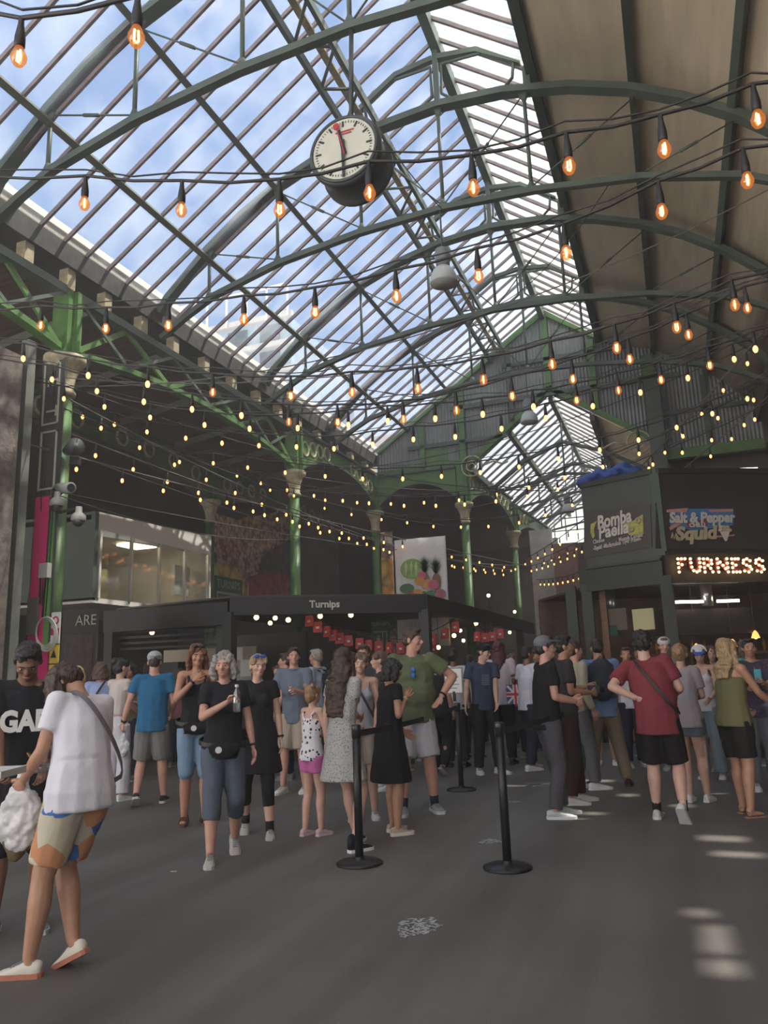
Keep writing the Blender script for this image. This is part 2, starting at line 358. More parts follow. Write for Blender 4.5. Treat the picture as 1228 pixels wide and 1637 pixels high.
# trusses
def truss(Y):
    t=thing('roof_truss','','roof truss',(0,Y,0))
    MB().tube([(x,0,z) for x,z in RIB],.1,4,flat=(.06,.10),up=(0,1,0)).build('arched_rib',DGREEN,t,local=True)
    MB().tube([(x,0,z) for x,z in CH],.07,4,flat=(.05,.055),up=(0,1,0)).build('tie_chord',DGREEN,t,local=True)
    def zi(P,x):
        for (a,b),(c,d) in zip(P,P[1:]):
            if a<=x<=c: return b+(d-b)*(x-a)/(c-a)
    hx=[-7.58,-6.12,-4.45,-2.95,-1.45]
    for x in hx:
        a=zi(CH,x); b=zi(RIB,x)
        h=MB().cone((x,0,a),(x,0,b),.032,.032,n=8); h.cone((x,0,a+.02),(x,0,a+.16),(.11,.05),(.035,.035),(1,0,0),8); h.cone((x,0,b-.2),(x,0,b-.05),(.035,.035),(.1,.05),(1,0,0),8)
        h.build('hanger',DGREEN,t,True,local=True)
    for xa,xb in [(-7.55,-6.15),(-6.1,-4.48),(-4.4,-3.0),(-1.5,-2.9),(.27,-1.4),(1.62,.3)]:
        a=V((xa,0,zi(RIB,xa)-.12)); b=V((xb,0,zi(CH,xb)+.1)); md=(a+b)/2
        r=MB().cone(a,b,.014,.014,n=6); u=(b-a).normalized(); r.cone(md-u*.14,md+u*.14,.028,.028,n=6); r.build('tie_rod',DGREEN,t,True,local=True)
    # ridge posts and D-shaped bracket rings above the rib
    MB().bar((-2.95,0,11.1),(-2.95,0,12.45),.09,.09,up=(0,1,0)).build('ridge_post',DGREEN,t,local=True)
    MB().bar((-1.38,0,10.95),(-1.38,0,11.35),.12,.12,up=(0,1,0)).build('ridge_post',DGREEN,t,local=True)
    for s in (1,-1):
        X=lambda x:-2.95+s*(x+2.95)
        pts=[(-2.85,11.95),(-2.1,11.92),(-1.75,11.8),(-1.58,11.55),(-1.62,11.25),(-1.8,11.08),(-2.2,11.12),(-2.7,11.2),(-2.86,11.35)]
        MB().tube([(X(a),0,b) for a,b in pts],.03,6,True,up=(0,1,0)).build('bracket_ring',DGREEN,t,True,local=True)
        MB().tube([(X(-2.9),0,12.1),(X(-2.2),0,12.0),(X(-1.45),0,11.5)],.05,4,up=(0,1,0)).build('bracket_bar',DGREEN,t,local=True)
    return t
TL=['green arched roof truss nearest the camera, the hanging clock on it','green arched roof truss behind the clock, bell lamp at its middle','green arched roof truss third from the camera','green arched roof truss just before the far gable']
base=truss(TY[3]); base['label']=TL[0]; base['group']='arched roof trusses'
for k,Y in enumerate(TY[4:]): dup(base,(0,Y,0),0,TL[k+1],'arched roof trusses')
# purlins, ridge and lattice beams (run the whole length)
def longbar(x,z,w,h,m,label,y0=-8.9,y1=YG-.02,up=(0,0,1),name='roof_purlin',cat='roof beam'):
    o=MB().bar((x,y0,z),(x,y1,z),w,h,up=up).build(name,m); return tag(o,label,cat)
sl=V((5.79,0,4.05)).normalized(); un=(-sl.z,0,sl.x)
longbar(-7.6,9.26,.10,.17,PURLIN,'weathered purlin, the lower of two under the left roof glass',up=un)
longbar(-6.1,10.30,.10,.17,PURLIN,'weathered purlin, the upper of two under the left roof glass',up=un)
longbar(.25,10.58,.10,.16,DGREEN,'dark green ceiling beam, the upper one on the beige boards')
longbar(1.64,9.62,.12,.18,DGREEN,'dark green ceiling beam, the lower one on the beige boards',up=(.6,0,.8))
longbar(-2.93,12.4,.16,.3,DGREEN,'heavy green ridge beam at the top of the roof',name='ridge_beam')
longbar(-1.3,11.3,.16,.26,DGREEN,'green beam where the roof glass meets the beige ceiling',name='edge_beam')
lb=thing('lattice_beam','timber and iron lattice beam between left glass and ridge','roof beam',(-4.42,0,11.25))
for dx in (-.24,.24): MB().bar((-4.42+dx,-1.4,11.25+dx*.5),(-4.42+dx,YG-.02,11.25+dx*.5),.07,.16).build('beam_chord',DGREEN,lb)
MB().bar((-4.42,-1.4,11.4),(-4.42,YG-.02,11.4),.12,.05).build('beam_batten',mat('sunlit_timber',(.42,.34,.22),.7,0,.4,8),lb)  # beige batten: sunlight on the timber is put into its colour
lm=MB(); yy=-1.2; k=0
while yy<YG-.6:
    a,b=(-4.66,-4.18) if k%2 else (-4.18,-4.66)
    lm.bar((a,yy,11.25+(a+4.42)*.5),(b,yy+.5,11.25+(b+4.42)*.5),.05,.03); yy+=.5; k+=1
lm.build('lacing',PURLIN,lb)
# eave gutter, parapet outside and timber props
longbar(-9.05,8.33,.72,.36,mat('shade_darkened_timber',(.045,.042,.036),.7,0,.5,6,.3,20),'deep eave beam in shade-darkened timber along the foot of the left roof glass',name='eave_beam')  # beam colour darkened to stand for shade on its inner face
t=thing('parapet_gutter','tan mesh parapet with bright rail outside the left roof glass','parapet',(-9.6,7,8.55)); MB().bx((-9.62,-1.4,8.55),(-9.55,YG+4,9.36)).build('mesh_panel',mat('tan_mesh',(.36,.31,.24),.7,0,.3,22,.8,50),t); MB().bx((-9.66,-1.4,9.36),(-9.5,YG+4,9.5)).build('top_rail',mat('pale_rail',(.75,.70,.60),.5),t); MB().bar((-8.76,-1.4,8.54),(-8.76,YG-.05,8.54),.05,.05).build('eave_flashing',PURLIN,t)
# column line A, B, C and D with girders
def column(name_label,x,y,zc,r=.135,top=None,grp=None):
    t=thing('iron_column',name_label,'column',(x,y,0),0,grp)
    MB().lathe((x,y,0),[(r*1.9,0),(r*1.9,.12),(r*1.35,.18),(r*1.3,.9),(r*1.05,1.0),(r,1.05),(r*.95,zc-.6)],20).build('shaft',GREEN,t,True)
    MB().lathe((x,y,zc),[(r*.95,-.62),(r*1.25,-.6),(r*1.25,-.55),(r*1.0,-.5),(r*1.15,-.3),(r*1.7,-.1),(r*2.2,-.04),(r*2.2,.04),(r*1.9,.06)],16).build('capital',CREAM,t,True)
    if top:
        q=MB().bx((x-.16,y-.16,zc+.06),(x+.16,y+.16,top)); q.bx((x-.24,y-.04,zc+.06),(x+.24,y+.04,top)); q.build('upper_post',GREEN,t)
    return t
ZC=6.55
column('green iron column near left edge hung with security cameras',-8.8,9.2,ZC,.15,7.7)
column('green iron column behind the stall fascia, left of the lettering',-8.8,17.3,ZC,.135,7.7)
column('green iron column below the left end of the corrugated gable',-8.8,23.05,ZC,.135,7.8)
column('green iron column just right of the white fruit banner',-5.83,23.2,ZC,.135,8.0)
column('green iron column nearest the pale wall past the banner',-5.45,29.2,ZC,.135,7.6)
column('green iron column between the glass office and fruit mural',-12.5,19.1,ZC,.14,7.6)
# plate girder with arched soffit and rings in the spandrels
def girder(label,a,b,ztop,zs,zcr,nr=4,th=.1,ringR=.19,rings=True,rs=.085):
    a=V(a); b=V(b); d=b-a; L=d.length; u=d.normalized(); nrm=V((u.y,-u.x,0))
    t=thing('plate_girder',label,'girder',(a.x,a.y,0))
    N_=18; P=[a+V((0,0,ztop))]
    bot=[]
    for i in range(N_+1):
        s=i/N_; z=zs+(zcr-zs)*(1-abs(2*s-1)**2.2); bot.append(a+u*(L*s)+V((0,0,z)))
    m=MB(); vs=[];fs=[]
    for i in range(N_+1):
        s=i/N_; tp=a+u*(L*s)+V((0,0,ztop)); vs+=[bot[i]-nrm*th/2,tp-nrm*th/2,bot[i]+nrm*th/2,tp+nrm*th/2]
    for i in range(N_):
        p=4*i;q=p+4; fs+=[(p,p+1,q+1,q),(p+2,q+2,q+3,p+3),(p+1,p+3,q+3,q+1),(p,q,q+2,p+2)]
    fs+=[(0,2,3,1),(4*N_,4*N_+1,4*N_+3,4*N_+2)]
    m.add(vs,fs); m.build('web',GREEN,t)
    MB().bar(a+V((0,0,ztop)),b+V((0,0,ztop)),.26,.07).build('top_flange',DGREEN,t)
    MB().tube(bot,.1,4,flat=(.12,.025)).build('arch_flange',DGREEN,t)
    if rings:
        for side in (0,1):
            for k in range(nr):
                s=(.07+rs*k) if side==0 else 1-(.07+rs*k)
                z=zs+(zcr-zs)*(1-abs(2*s-1)**2.2); r=min(ringR,(ztop-z)*.36); c=a+u*(L*s)+V((0,0,(z+ztop)/2))
                q=MB().ring(c-nrm*(th/2+.01),r,.035,ax=nrm,n=18); q.ring(c+nrm*(th/2+.01),r,.035,ax=nrm,n=18); q.build('cast_ring',CREAM,t,True)
    return t
girder('sunlit green arched girder running down to the gable corner',(-8.8,17.45,0),(-8.8,22.9,0),7.82,6.68,7.35)
girder('green arched girder behind the white banner column, past the gable',(-5.8,23.4,0),(-5.45,29.0,0),7.85,6.65,7.35,5)
girder('green arched girder farthest back, above the pale wall',(-5.43,29.4,0),(-5.0,36,0),7.7,6.6,7.2,4)
girder('green arched girder in the shade behind the camera column',(-12.5,9.6,0),(-12.5,18.9,0),7.75,6.6,7.1,4,ringR=.2,rs=.115)
girder('green arched girder above the fruit mural',(-12.5,19.3,0),(-12.5,28.0,0),7.75,6.6,7.1,4)
girder('green arched girder under the left foot of the gable',(-8.6,23.02,0),(-6.0,23.02,0),7.75,6.75,7.35,0,rings=False)
# trellis girder from the near column to the next one (and in front of the near one)
def trellis(label,y0,y1,x=-8.8,zt=7.72,zb=6.72,n=6):
    t=thing('trellis_girder',label,'girder',(x,y0,0))
    MB().bar((x,y0,zt),(x,y1,zt),.22,.14).build('top_chord',DGREEN,t)
    L=y1-y0; arch=lambda s: zb+.35*(1-abs(2*s-1)**2)
    MB().tube([(x,y0+L*i/12,arch(i/12)) for i in range(13)],.06,4,flat=(.09,.05)).build('bottom_chord',GREEN,t)
    for i in range(n):
        s0=i/n; s1=(i+1)/n
        a=(x,y0+L*s0,zt-.05 if i%2 else arch(s0)+.03); b=(x,y0+L*s1,arch(s1)+.03 if i%2 else zt-.05)
        MB().bar(a,b,.05,.09).build('web_brace',GREEN,t)
        a=(x+.08,y0+L*s0,arch(s0)+.03 if i%2 else zt-.05); b=(x+.08,y0+L*s1,zt-.05 if i%2 else arch(s1)+.03)
        MB().bar(a,b,.03,.06).build('web_brace',DGREEN,t)
    return t
trellis('green trellis girder with crossed braces right of the near column',9.35,17.15)
trellis('green trellis girder with crossed braces running off the left edge',2.2,9.05)
# short timber props on the girder carrying the eave
pb=MB().bx((-.09,-.09,0),(.09,.09,.34)).build('timber_prop',mat('bleached_timber',(.46,.38,.24),.75,0,.35,6)); tag(pb,'short bleached timber prop under the left eave','timber prop','timber props under the eave')
pb.location=(-8.85,7.3,7.81)
for k,Y in enumerate([8.3,9.2,10.1,11.1,12.1,13.2,14.3,15.4,16.5,17.6,18.8,20.0,21.2,22.4]):
    c=pb.copy(); COL.objects.link(c); c.location=(-8.85,Y,7.81)
# left aisle roof and dark interior
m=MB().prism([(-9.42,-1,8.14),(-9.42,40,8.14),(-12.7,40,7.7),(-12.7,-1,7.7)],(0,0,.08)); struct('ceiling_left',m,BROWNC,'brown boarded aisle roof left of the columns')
for k in range(14):
    Y=1.5+k*2.2
    if k<10:
        o=MB().bar((-9.3,Y,8.02),(-12.2,Y,7.66),.08,.16).build('aisle_rafter',PURLIN); tag(o,'brown aisle rafter crossing above the trellis girder','rafter','aisle rafters left of the columns')
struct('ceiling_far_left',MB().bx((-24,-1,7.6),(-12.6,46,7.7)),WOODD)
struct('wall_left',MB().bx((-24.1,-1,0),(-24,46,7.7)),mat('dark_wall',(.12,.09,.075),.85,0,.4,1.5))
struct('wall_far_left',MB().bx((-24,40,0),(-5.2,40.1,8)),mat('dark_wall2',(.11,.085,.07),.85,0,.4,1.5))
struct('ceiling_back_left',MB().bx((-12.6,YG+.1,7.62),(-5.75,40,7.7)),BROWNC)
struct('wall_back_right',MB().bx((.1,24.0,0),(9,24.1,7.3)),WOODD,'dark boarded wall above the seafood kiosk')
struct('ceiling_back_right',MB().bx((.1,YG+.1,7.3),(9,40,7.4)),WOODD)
struct('wall_inner_left',MB().bx((-20,28.2,0),(-12.4,28.3,7.6)),mat('dark_wall3',(.09,.075,.065),.85,0,.4,1.5))
# second hall beyond the gable
y0=YG+.12; y1=38
window('window_3',(-5.6,7.75),(-2.9,9.86),y0,y1,GL_R,.62,.06,'glazed left slope of the farther hall roof')
window('window_4',(-2.9,9.86),(-1.7,8.98),y0,y1,GL_R,.62,.06,'glazed right strip of the farther hall roof')
struct('ceiling_second',MB().prism([(-1.7,y0,8.98),(-1.7,y1,8.98),(.1,y1,7.7),(.1,y0,7.7)],(0,0,.06)),CEIL,'beige boarded slope of the farther hall')
for x,z,l in [(-4.25,8.72,'lattice purlin under the farther hall glass'),(-2.9,9.7,'ridge beam of the farther hall'),(-1.7,8.85,'beam at the right edge of the farther hall glass'),(-5.55,7.68,'eave beam of the farther hall')]:
    longbar(x,z,.14,.2,PURLIN if 'lattice' in l else DGREEN,'green '+l,y0,y1,name='hall_beam')
def truss2(Y):
    t=thing('hall_truss','','roof truss',(0,Y,0))
    MB().tube([(-5.5,0,7.4),(-4.2,0,8.35),(-2.9,0,8.85),(-1.6,0,8.35),(0,0,7.4)],.05,4,flat=(.05,.08),up=(0,1,0)).build('arched_rib',DGREEN,t,local=True)
    MB().tube([(-5.5,0,7.3),(-2.9,0,7.75),(0,0,7.3)],.05,4,flat=(.04,.05),up=(0,1,0)).build('tie_chord',DGREEN,t,local=True)
    for x,a,b in [(-4.25,7.5,8.4),(-2.9,7.75,9.7),(-1.6,7.5,8.9)]: MB().cone((x,0,a),(x,0,b),.03,.03,n=6).build('hanger',DGREEN,t,local=True)
    return t
t2=truss2(25.5); t2['label']='small green truss nearest in the farther hall'; t2['group']='trusses of the farther hall'
for Y,l in ((28.5,'small green truss second in the farther hall'),(31.5,'small green truss third in the farther hall'),(34.5,'small green truss fourth in the farther hall')): dup(t2,(0,Y,0),0,l,'trusses of the farther hall')
m=MB()
for i in range(7): m.bar((-5.0+i*.55,37.6,7.4),(-5.0+i*.55,37.6,9.9),.05,.05,up=(0,1,0))
for z in (7.9,8.5,9.1): m.bar((-5.2,37.6,z),(-1.4,37.6,z),.05,.05)
w5=MB().bx((-5.4,37.7,7.3),(-1.2,37.72,10)).build('window_5',GL_W); w5['kind']='structure'; m.build('glazing_bars',DGREEN,w5)
struct('wall_far',MB().bx((-5.4,37.8,0),(9,37.9,7.3)),mat('dark_brick2',(.10,.055,.040),.85,0,.4,4))
# pale facade and red brick wall at the end
o=MB().bx((-5.15,31.0,0),(-4.25,31.2,6.9)).build('pale_wall_panel',mat('pale_render',(.62,.60,.56),.8,0,.2,3)); tag(o,'tall pale sunlit wall panel behind the far column','wall panel')
def bricks():
    m=bpy.data.materials.new('red_brick'); m.use_nodes=True; t=m.node_tree; b=t.nodes['Principled BSDF']; br=N(t,'ShaderNodeTexBrick'); br.inputs['Scale'].default_value=4; br.inputs['Color1'].default_value=(.28,.12,.08,1); br.inputs['Color2'].default_value=(.20,.09,.06,1); br.inputs['Mortar'].default_value=(.35,.3,.26,1)
    tc=N(t,'ShaderNodeTexCoord'); mp=N(t,'ShaderNodeMapping'); mp.inputs['Rotation'].default_value=(pi/2,0,0); t.links.new(tc.outputs['Object'],mp.inputs[0]); t.links.new(mp.outputs[0],br.inputs[0]); t.links.new(br.outputs[0],b.inputs['Base Color']); return m
BRICK=bricks()
o=MB().bx((-4.2,30.6,0),(-3.3,31.0,6.2)).build('brick_pier',BRICK); tag(o,'red brick pier beside the pale wall panel at the far end','wall pier')
# outside buildings seen through the roof glass
OUT=mat('pale_stone',(.48,.45,.42),.8,0,.2,1)
t=thing('domed_building','pale building with curved parapet beyond the left eave','building',(-17,12,0))
MB().bx((-24,8,8),(-16.5,19,13.9)).build('block',OUT,t); MB().lathe((-18.4,14.6,13.9),[(2.6,0),(2.55,.5),(2.1,1.4),(1.4,2.0),(.5,2.35),(0,2.4)],24).build('dome',OUT,t,True)
t=thing('modern_block','blue grey block with roof terrace beyond the far glass','building',(-24,44,0))
BL=mat('blue_grey_cladding',(.26,.34,.42),.6,0,.2,1)
MB().bx((-34,41,0),(-21,50,24)).build('block',BL,t)
for z in (18.5,20.3,22.1,24): MB().bx((-34.2,40.7,z),(-20.8,41,z+.35)).build('floor_band',OUT,t)
m=MB()
for i in range(9): m.bx((-21-1.5*i-.1,40.6,24),(-21-1.5*i,40.7,26.2))
m.bx((-34,40.6,26.1),(-21,40.7,26.25)); m.build('terrace_frame',WHITE,t)
for z in (19.0,20.8,22.6):
    for i in range(5): MB().bx((-23.2-2.4*i,40.9,z),(-21.8-2.4*i,41,z+1.1)).build('window',mat('dark_glazing',(.05,.07,.09),.1),t)
t=thing('low_block','pale low rooftop building past the roof terrace','building',(-17,43,0))
MB().bx((-21,41,0),(-14,50,15.2)).build('block',OUT,t); MB().bx((-20,41.5,15.2),(-17,45,17.4)).build('plant_room',BL,t)
# left foreground: rough stone pier, grey post, banner
STONE=mat('rough_granite',(.17,.14,.12),.85,0,.5,9,1,22)
o=MB().bx((-10.6,7.6,0),(-8.45,8.02,6.1)).build('stone_pier',STONE); tag(o,'rough brown granite pier at the left edge of the picture','stone pier')
o=MB().bx((-8.74,8.25,0),(-8.60,8.4,6.5)).build('grey_post',mat('grey_green_paint',(.16,.17,.15),.6,0,.3,3)); tag(o,'grey green post between granite pier and pink banner','post')
t=thing('hanging_banner','tall dark banner with a bright pink lower half left of the column','banner',(-8.95,8.95,0))
Yb=8.98
MB().bx((-9.04,Yb,1.0),(-8.58,Yb+.02,6.6)).build('banner_cloth',mat('banner_charcoal',(.07,.07,.065),.7,0,.2,4,.4,10),t)
MB().bx((-9.01,Yb-.012,1.15),(-8.72,Yb-.002,4.25)).build('pink_panel',mat('hot_pink',(.92,.035,.24),.5),t)
MB().bx((-8.72,Yb-.012,1.15),(-8.60,Yb-.002,1.9)).build('pink_panel',MATS['hot_pink'],t); MB().bx((-8.72,Yb-.012,1.9),(-8.62,Yb-.002,4.0)).build('green_panel',mat('lime_green',(.16,.40,.10),.5),t)
LINE=mat('pale_line',(.62,.60,.52),.6)
m=MB()
for x0,x1,z0,z1 in [(-8.99,-8.66,4.35,5.3),(-8.99,-8.66,5.4,6.45)]:
    for q in ((x0,z0,x0+.03,z1),(x1-.03,z0,x1,z1),(x0,z0,x1,z0+.03),(x0,z1-.03,x1,z1)): m.bx((q[0],Yb-.015,q[1]),(q[2],Yb-.002,q[3]))
m.build('outline_frame',LINE,t)
text('letter_t','T',LINE,(-8.81,Yb-.015,5.62),(0,0,-1),(1,0,0),.3,t); text('letter_e','E',LINE,(-8.81,Yb-.015,6.1),(0,0,-1),(1,0,0),.3,t)
# ================================================================== CLOCK, LAMPS
t=thing('station_clock','round white faced hanging clock with dark drum case, high up centre','clock',(-3.03,7.3,7.46))
c=V((-2.93,7.3,7.21)); R=.405
CASE=mat('clock_case',(.05,.055,.055),.4)
MB().lathe(c,[(R,-.24),(R+.03,-.22),(R+.03,-.16),(R,-.15),(R,.15),(R+.03,.16),(R+.03,.22),(R,.24)],40,ax=(0,1,0)).build('case',CASE,t,True)
MB().lathe(c+V((0,-.235,0)),[(R-.03,-.01),(R-.03,.0)],40,ax=(0,1,0)).build('dial',mat('clock_dial',(.62,.61,.52),.4,0,.12,3),t)
MB().ring(c+V((0,-.24,0)),R-.01,.022,ax=(0,1,0),n=40).build('bezel',CASE,t,True)
INK=mat('clock_ink',(.02,.02,.022),.5)
for i in range(60):
    a=2*pi*i/60; big=i%5==0; r0=R-.06-(.07 if big else .025); r1=R-.06; w=.022 if big else .007
    d=V((sin(a),0,cos(a))); MB().bar(c+d*r0+V((0,-.25,0)),c+d*r1+V((0,-.25,0)),w,.004,up=(0,1,0)).build('hour_mark' if big else 'minute_mark',INK,t)
def hand(ang,l0,l1,w0,w1,mm,nm,yy):
    a=RAD(ang); d=V((sin(a),0,cos(a))); p=V((cos(a),0,-sin(a))); cc=c+V((0,yy,0))
    MB().prism([cc+d*l0-p*w0,cc+d*l1-p*w1,cc+d*l1+p*w1,cc+d*l0+p*w0],(0,-.006,0)).build(nm,mm,t)
hand(-12,-.08,.25,.028,.018,INK,'hour_hand',-.255); hand(180,-.1,.37,.022,.014,INK,'minute_hand',-.265)
RED=mat('signal_red',(.45,.03,.03),.4)
hand(-14,-.1,.30,.007,.004,RED,'second_hand',-.275); a=RAD(-14); MB().lathe(c+V((sin(a)*.29,-.275,cos(a)*.29)),[(.04,-.008),(.04,0)],16,ax=(0,1,0)).build('second_hand_disc',RED,t)
mm_=MB(); mm_.bx((c.x-.09,c.y-.256,c.z+.205),(c.x+.13,c.y-.252,c.z+.22)); mm_.bx((c.x-.05,c.y-.256,c.z+.175),(c.x+.1,c.y-.252,c.z+.187)); mm_.build('maker_mark',RED,t)
MB().cone(c+V((0,0,R)),(c.x,c.y+.1,9.1),.03,.03,n=8).build('hanging_rod',CASE,t,True); MB().lathe(c+V((0,0,R)),[(.09,-.03),(.07,.05),(.035,.1)],12).build('mount',CASE,t,True)
def bell(loc,z1,label,s=1.0):
    t=thing('bell_lamp',label,'hanging lamp',loc); p=V(loc)
    MB().lathe(p,[(.23*s,-.2*s),(.235*s,-.18*s),(.22*s,-.08*s),(.17*s,.04*s),(.11*s,.1*s)],24).build('lamp_shade',mat('opal_shade',(.50,.52,.50),.35),t,True)
    MB().lathe(p,[(.11*s,.1*s),(.12*s,.2*s),(.12*s,.42*s),(.05*s,.46*s)],16).build('gear_housing',mat('lamp_grey',(.20,.22,.22),.5),t,True)
    MB().cone(p+V((0,0,.46*s)),(p.x,p.y,z1),.015,.015,n=6).build('suspension',CASE,t)
bell((-3.0,11.42,7.92),9.14,'pale bell lamp hanging from the truss behind the clock',1.0)
bell((-3.0,19.4,7.9),9.14,'pale bell lamp hanging before the far gable',1)
bell((-2.9,25.5,6.6),7.76,'pale bell lamp hanging in the farther hall',.9)
# ================================================================== CAMERAS AND CLUTTER ON NEAR COLUMN
WG=mat('camera_plastic',(.50,.49,.45),.4)
t=thing('bullet_camera','cream bullet security camera pointing right on the near column','security camera',(-8.4,9.0,4.33))
MB().cone((-8.62,9.0,4.36),(-8.25,8.88,4.30),.075,.085,n=14).build('housing',WG,t,True); MB().cone((-8.26,8.88,4.30),(-8.245,8.876,4.298),.065,.065,n=14).build('lens',BLACK,t); MB().bar((-8.75,9.05,4.2),(-8.5,9.0,4.33),.05,.05).build('bracket',CASE,t)
for k,(x,y,z,lab) in enumerate([(-8.52,8.9,4.05,'white dome security camera on the column, left of the other dome'),(-8.12,8.92,3.78,'white dome security camera on an arm right of the near column')]):
    t=thing('dome_camera',lab,'security camera',(x,y,z)); p=V((x,y,z))
    MB().lathe(p,[(.09,0),(.11,.02),(.10,.09),(.05,.14),(.045,.22)],16).build('housing',WG,t,True); MB().ell(p,(.085,.085,.085)).build('dome',mat('smoked_dome',(.06,.06,.06),.1),t,True)
    MB().bar((x,y,z+.2),(-8.72,9.1,z+.22),.03,.03).build('bracket',CASE,t)
t=thing('loudspeaker','black horn speaker on the right side of the near column','loudspeaker',(-8.35,9.1,4.98))
MB().cone((-8.6,9.12,4.98),(-8.3,9.0,4.98),.07,.14,n=16).build('horn',CASE,t,True); MB().bx((-8.45,9.05,4.72),(-8.33,9.15,4.84)).build('driver_box',CASE,t)
t=thing('junction_box','grey junction box strapped to the left of the near column','electrical box',(-8.92,8.95,3.1)); MB().bx((-8.78,8.88,2.98),(-8.62,8.98,3.2)).build('box',WG,t); MB().bx((-8.98,8.9,2.15),(-8.8,8.98,2.7)).build('cover',mat('dull_grey',(.16,.15,.14),.6),t)
m=MB()
for k in range(5):
    m.ring((-8.62+.02*k,8.9-.012*k,2.18-.01*k),.20+.012*k,.011,ax=(.2,1,.1),n=22)
o=m.build('cable_coil',mat('white_cable',(.60,.58,.50),.5),None,True); tag(o,'coil of pale cable hung on the near column','cable coil')
for k,(pts,l) in enumerate([([(-8.93,9.03,6.4),(-8.95,9.0,5.0),(-8.9,8.98,4.2),(-8.85,9,3.4),(-8.8,8.95,2.6)],'black cables running down left side of the near column'),([(-8.78,8.99,6.3),(-8.76,9.0,4.5),(-8.7,8.96,3.9),(-8.74,8.97,2.4)],'black cables running down front of the near column')]):
    q=MB().tube(pts,.02,6); q.tube([V(p)+V((.05,0,0)) for p in pts],.012,6); tag(q.build('column_cable',CABLE,None,True),l,'cable')
t=thing('warning_sign_strip','narrow strip of red and yellow safety signs on the near column','safety sign',(-8.42,8.86,1.3))
for (z0,z1,c_) in [(2.0,2.45,WHITE),(1.72,1.98,mat('safety_yellow',(.75,.50,.06),.5)),(1.42,1.7,MATS['safety_yellow']),(1.1,1.4,WHITE)]:
    MB().bx((-8.47,8.86,z0),(-8.31,8.875,z1)).build('sign_plate',c_,t)
MB().ring((-8.39,8.855,2.33),.05,.012,ax=(0,1,0)).build('prohibition_ring',RED,t,True); MB().bx((-8.46,8.85,2.12),(-8.32,8.86,2.22)).build('red_bar',RED,t)
for z in (1.85,1.56): MB().prism([(-8.44,8.855,z-.05),(-8.34,8.855,z-.05),(-8.39,8.855,z+.06)],(0,-.006,0)).build('hazard_triangle',BLACK,t)
t=thing('square_signboard','dark framed signboard with pale capitals right of the near column','signboard',(-9.0,10.1,1.4))
MB().bx((-9.42,10.1,0),(-8.72,10.14,2.62)).build('board',mat('board_brown',(.04,.03,.027),.6),t); MB().bx((-9.36,10.09,1.25),(-8.78,10.10,2.2)).build('poster',mat('poster_mauve',(.10,.06,.06),.6,0,.7,9),t)
text('sign_text','ARE',LINE,(-8.93,10.085,2.42),(1,0,0),(0,0,1),.24,t,.004)
# ================================================================== GLASS OFFICE
t=thing('mezzanine_office','white framed glass office raised above the stall at left','office',(-10.5,12,0))
GREYW=mat('office_white',(.60,.57,.52),.5)
MB().prism([(-10.5,12.1,4.28),(-10.5,16.0,4.42),(-10.5,16.0,4.86),(-10.5,12.1,4.76)],(-.12,0,0)).build('fascia',GREYW,t)
MB().bx((-13.5,12.0,3.0),(-10.5,12.1,4.76)).build('end_wall',mat('office_green',(.05,.07,.055),.6),t)
MB().bx((-13.5,16.0,3.0),(-10.5,16.1,4.9)).build('end_wall',GREYW,t)
MB().bx((-13.5,12,2.95),(-10.5,16.1,3.05)).build('office_floor',GREYW,t); MB().bx((-13.5,12,4.6),(-10.6,16.1,4.7)).build('office_ceiling',GREYW,t); MB().bx((-13.6,12,3),(-13.5,16.1,4.8)).build('rear_wall',mat('office_tan',(.32,.25,.17),.7,0,.2,2),t)
for y in (12.15,13.1,14.05,15.0,15.95): MB().bx((-10.52,y-.03,3.05),(-10.46,y+.03,4.4)).build('mullion',GREYW if y<12.5 else STEEL,t)
MB().bx((-10.5,12.15,3.05),(-10.49,15.95,4.4)).build('glazing',GL_W,t)
EMW=mat('office_tube',(1,.85,.6),.5,emit=5,ecol=(1,.82,.55))
for y in (12.9,14.8): MB().bx((-12.0,y-.35,4.54),(-11.4,y+.35,4.58)).build('ceiling_light',EMW,t)
o=MB().lathe((-11.2,12.8,3.05),[(.3,0),(.32,.5),(.28,.95)],16).build('sack',mat('yellow_sack',(.55,.42,.14),.6,0,.3,5),None,True); tag(o,'yellow sack standing inside the office glass at left','sack')
o=MB().bx((-11.0,15.2,3.4),(-10.9,15.8,4.1)).build('notice_board',WHITE); tag(o,'white board behind the office glass at right','notice board')
# ================================================================== MURAL, BANNERS
def fruit(name,cols,scale,dark=(.05,.03,.03)):
    m=bpy.data.materials.new(name); m.use_nodes=True; t=m.node_tree; L=t.links; b=t.nodes['Principled BSDF']; b.inputs['Roughness'].default_value=.7
    tc=N(t,'ShaderNodeTexCoord'); v=N(t,'ShaderNodeTexVoronoi'); v.inputs['Scale'].default_value=scale; L.new(tc.outputs['Object'],v.inputs[0])
    sp=N(t,'ShaderNodeSeparateColor'); L.new(v.outputs['Color'],sp.inputs[0])
    r=ramp(t,sp.outputs[0],[(i/(len(cols)),c) for i,c in enumerate(cols)],'CONSTANT')
    e=ramp(t,v.outputs['Distance'],[(0,(1,1,1)),(.45,(.85,.85,.85)),(.85,(.25,.2,.2))])
    L.new(mixc(t,.9,r.outputs[0],e.outputs[0],'MULTIPLY'),b.inputs['Base Color']); MATS[name]=m; return m
F_ON=fruit('print_dried_chillies',[(0.68,0.38,0.22),(0.83,0.57,0.36),(0.54,0.24,0.15),(0.85,0.72,0.51)],7)
F_GR=fruit('print_mushrooms',[(0.60,0.49,0.39),(0.21,0.15,0.14),(0.75,0.63,0.48),(0.33,0.21,0.18)],6)
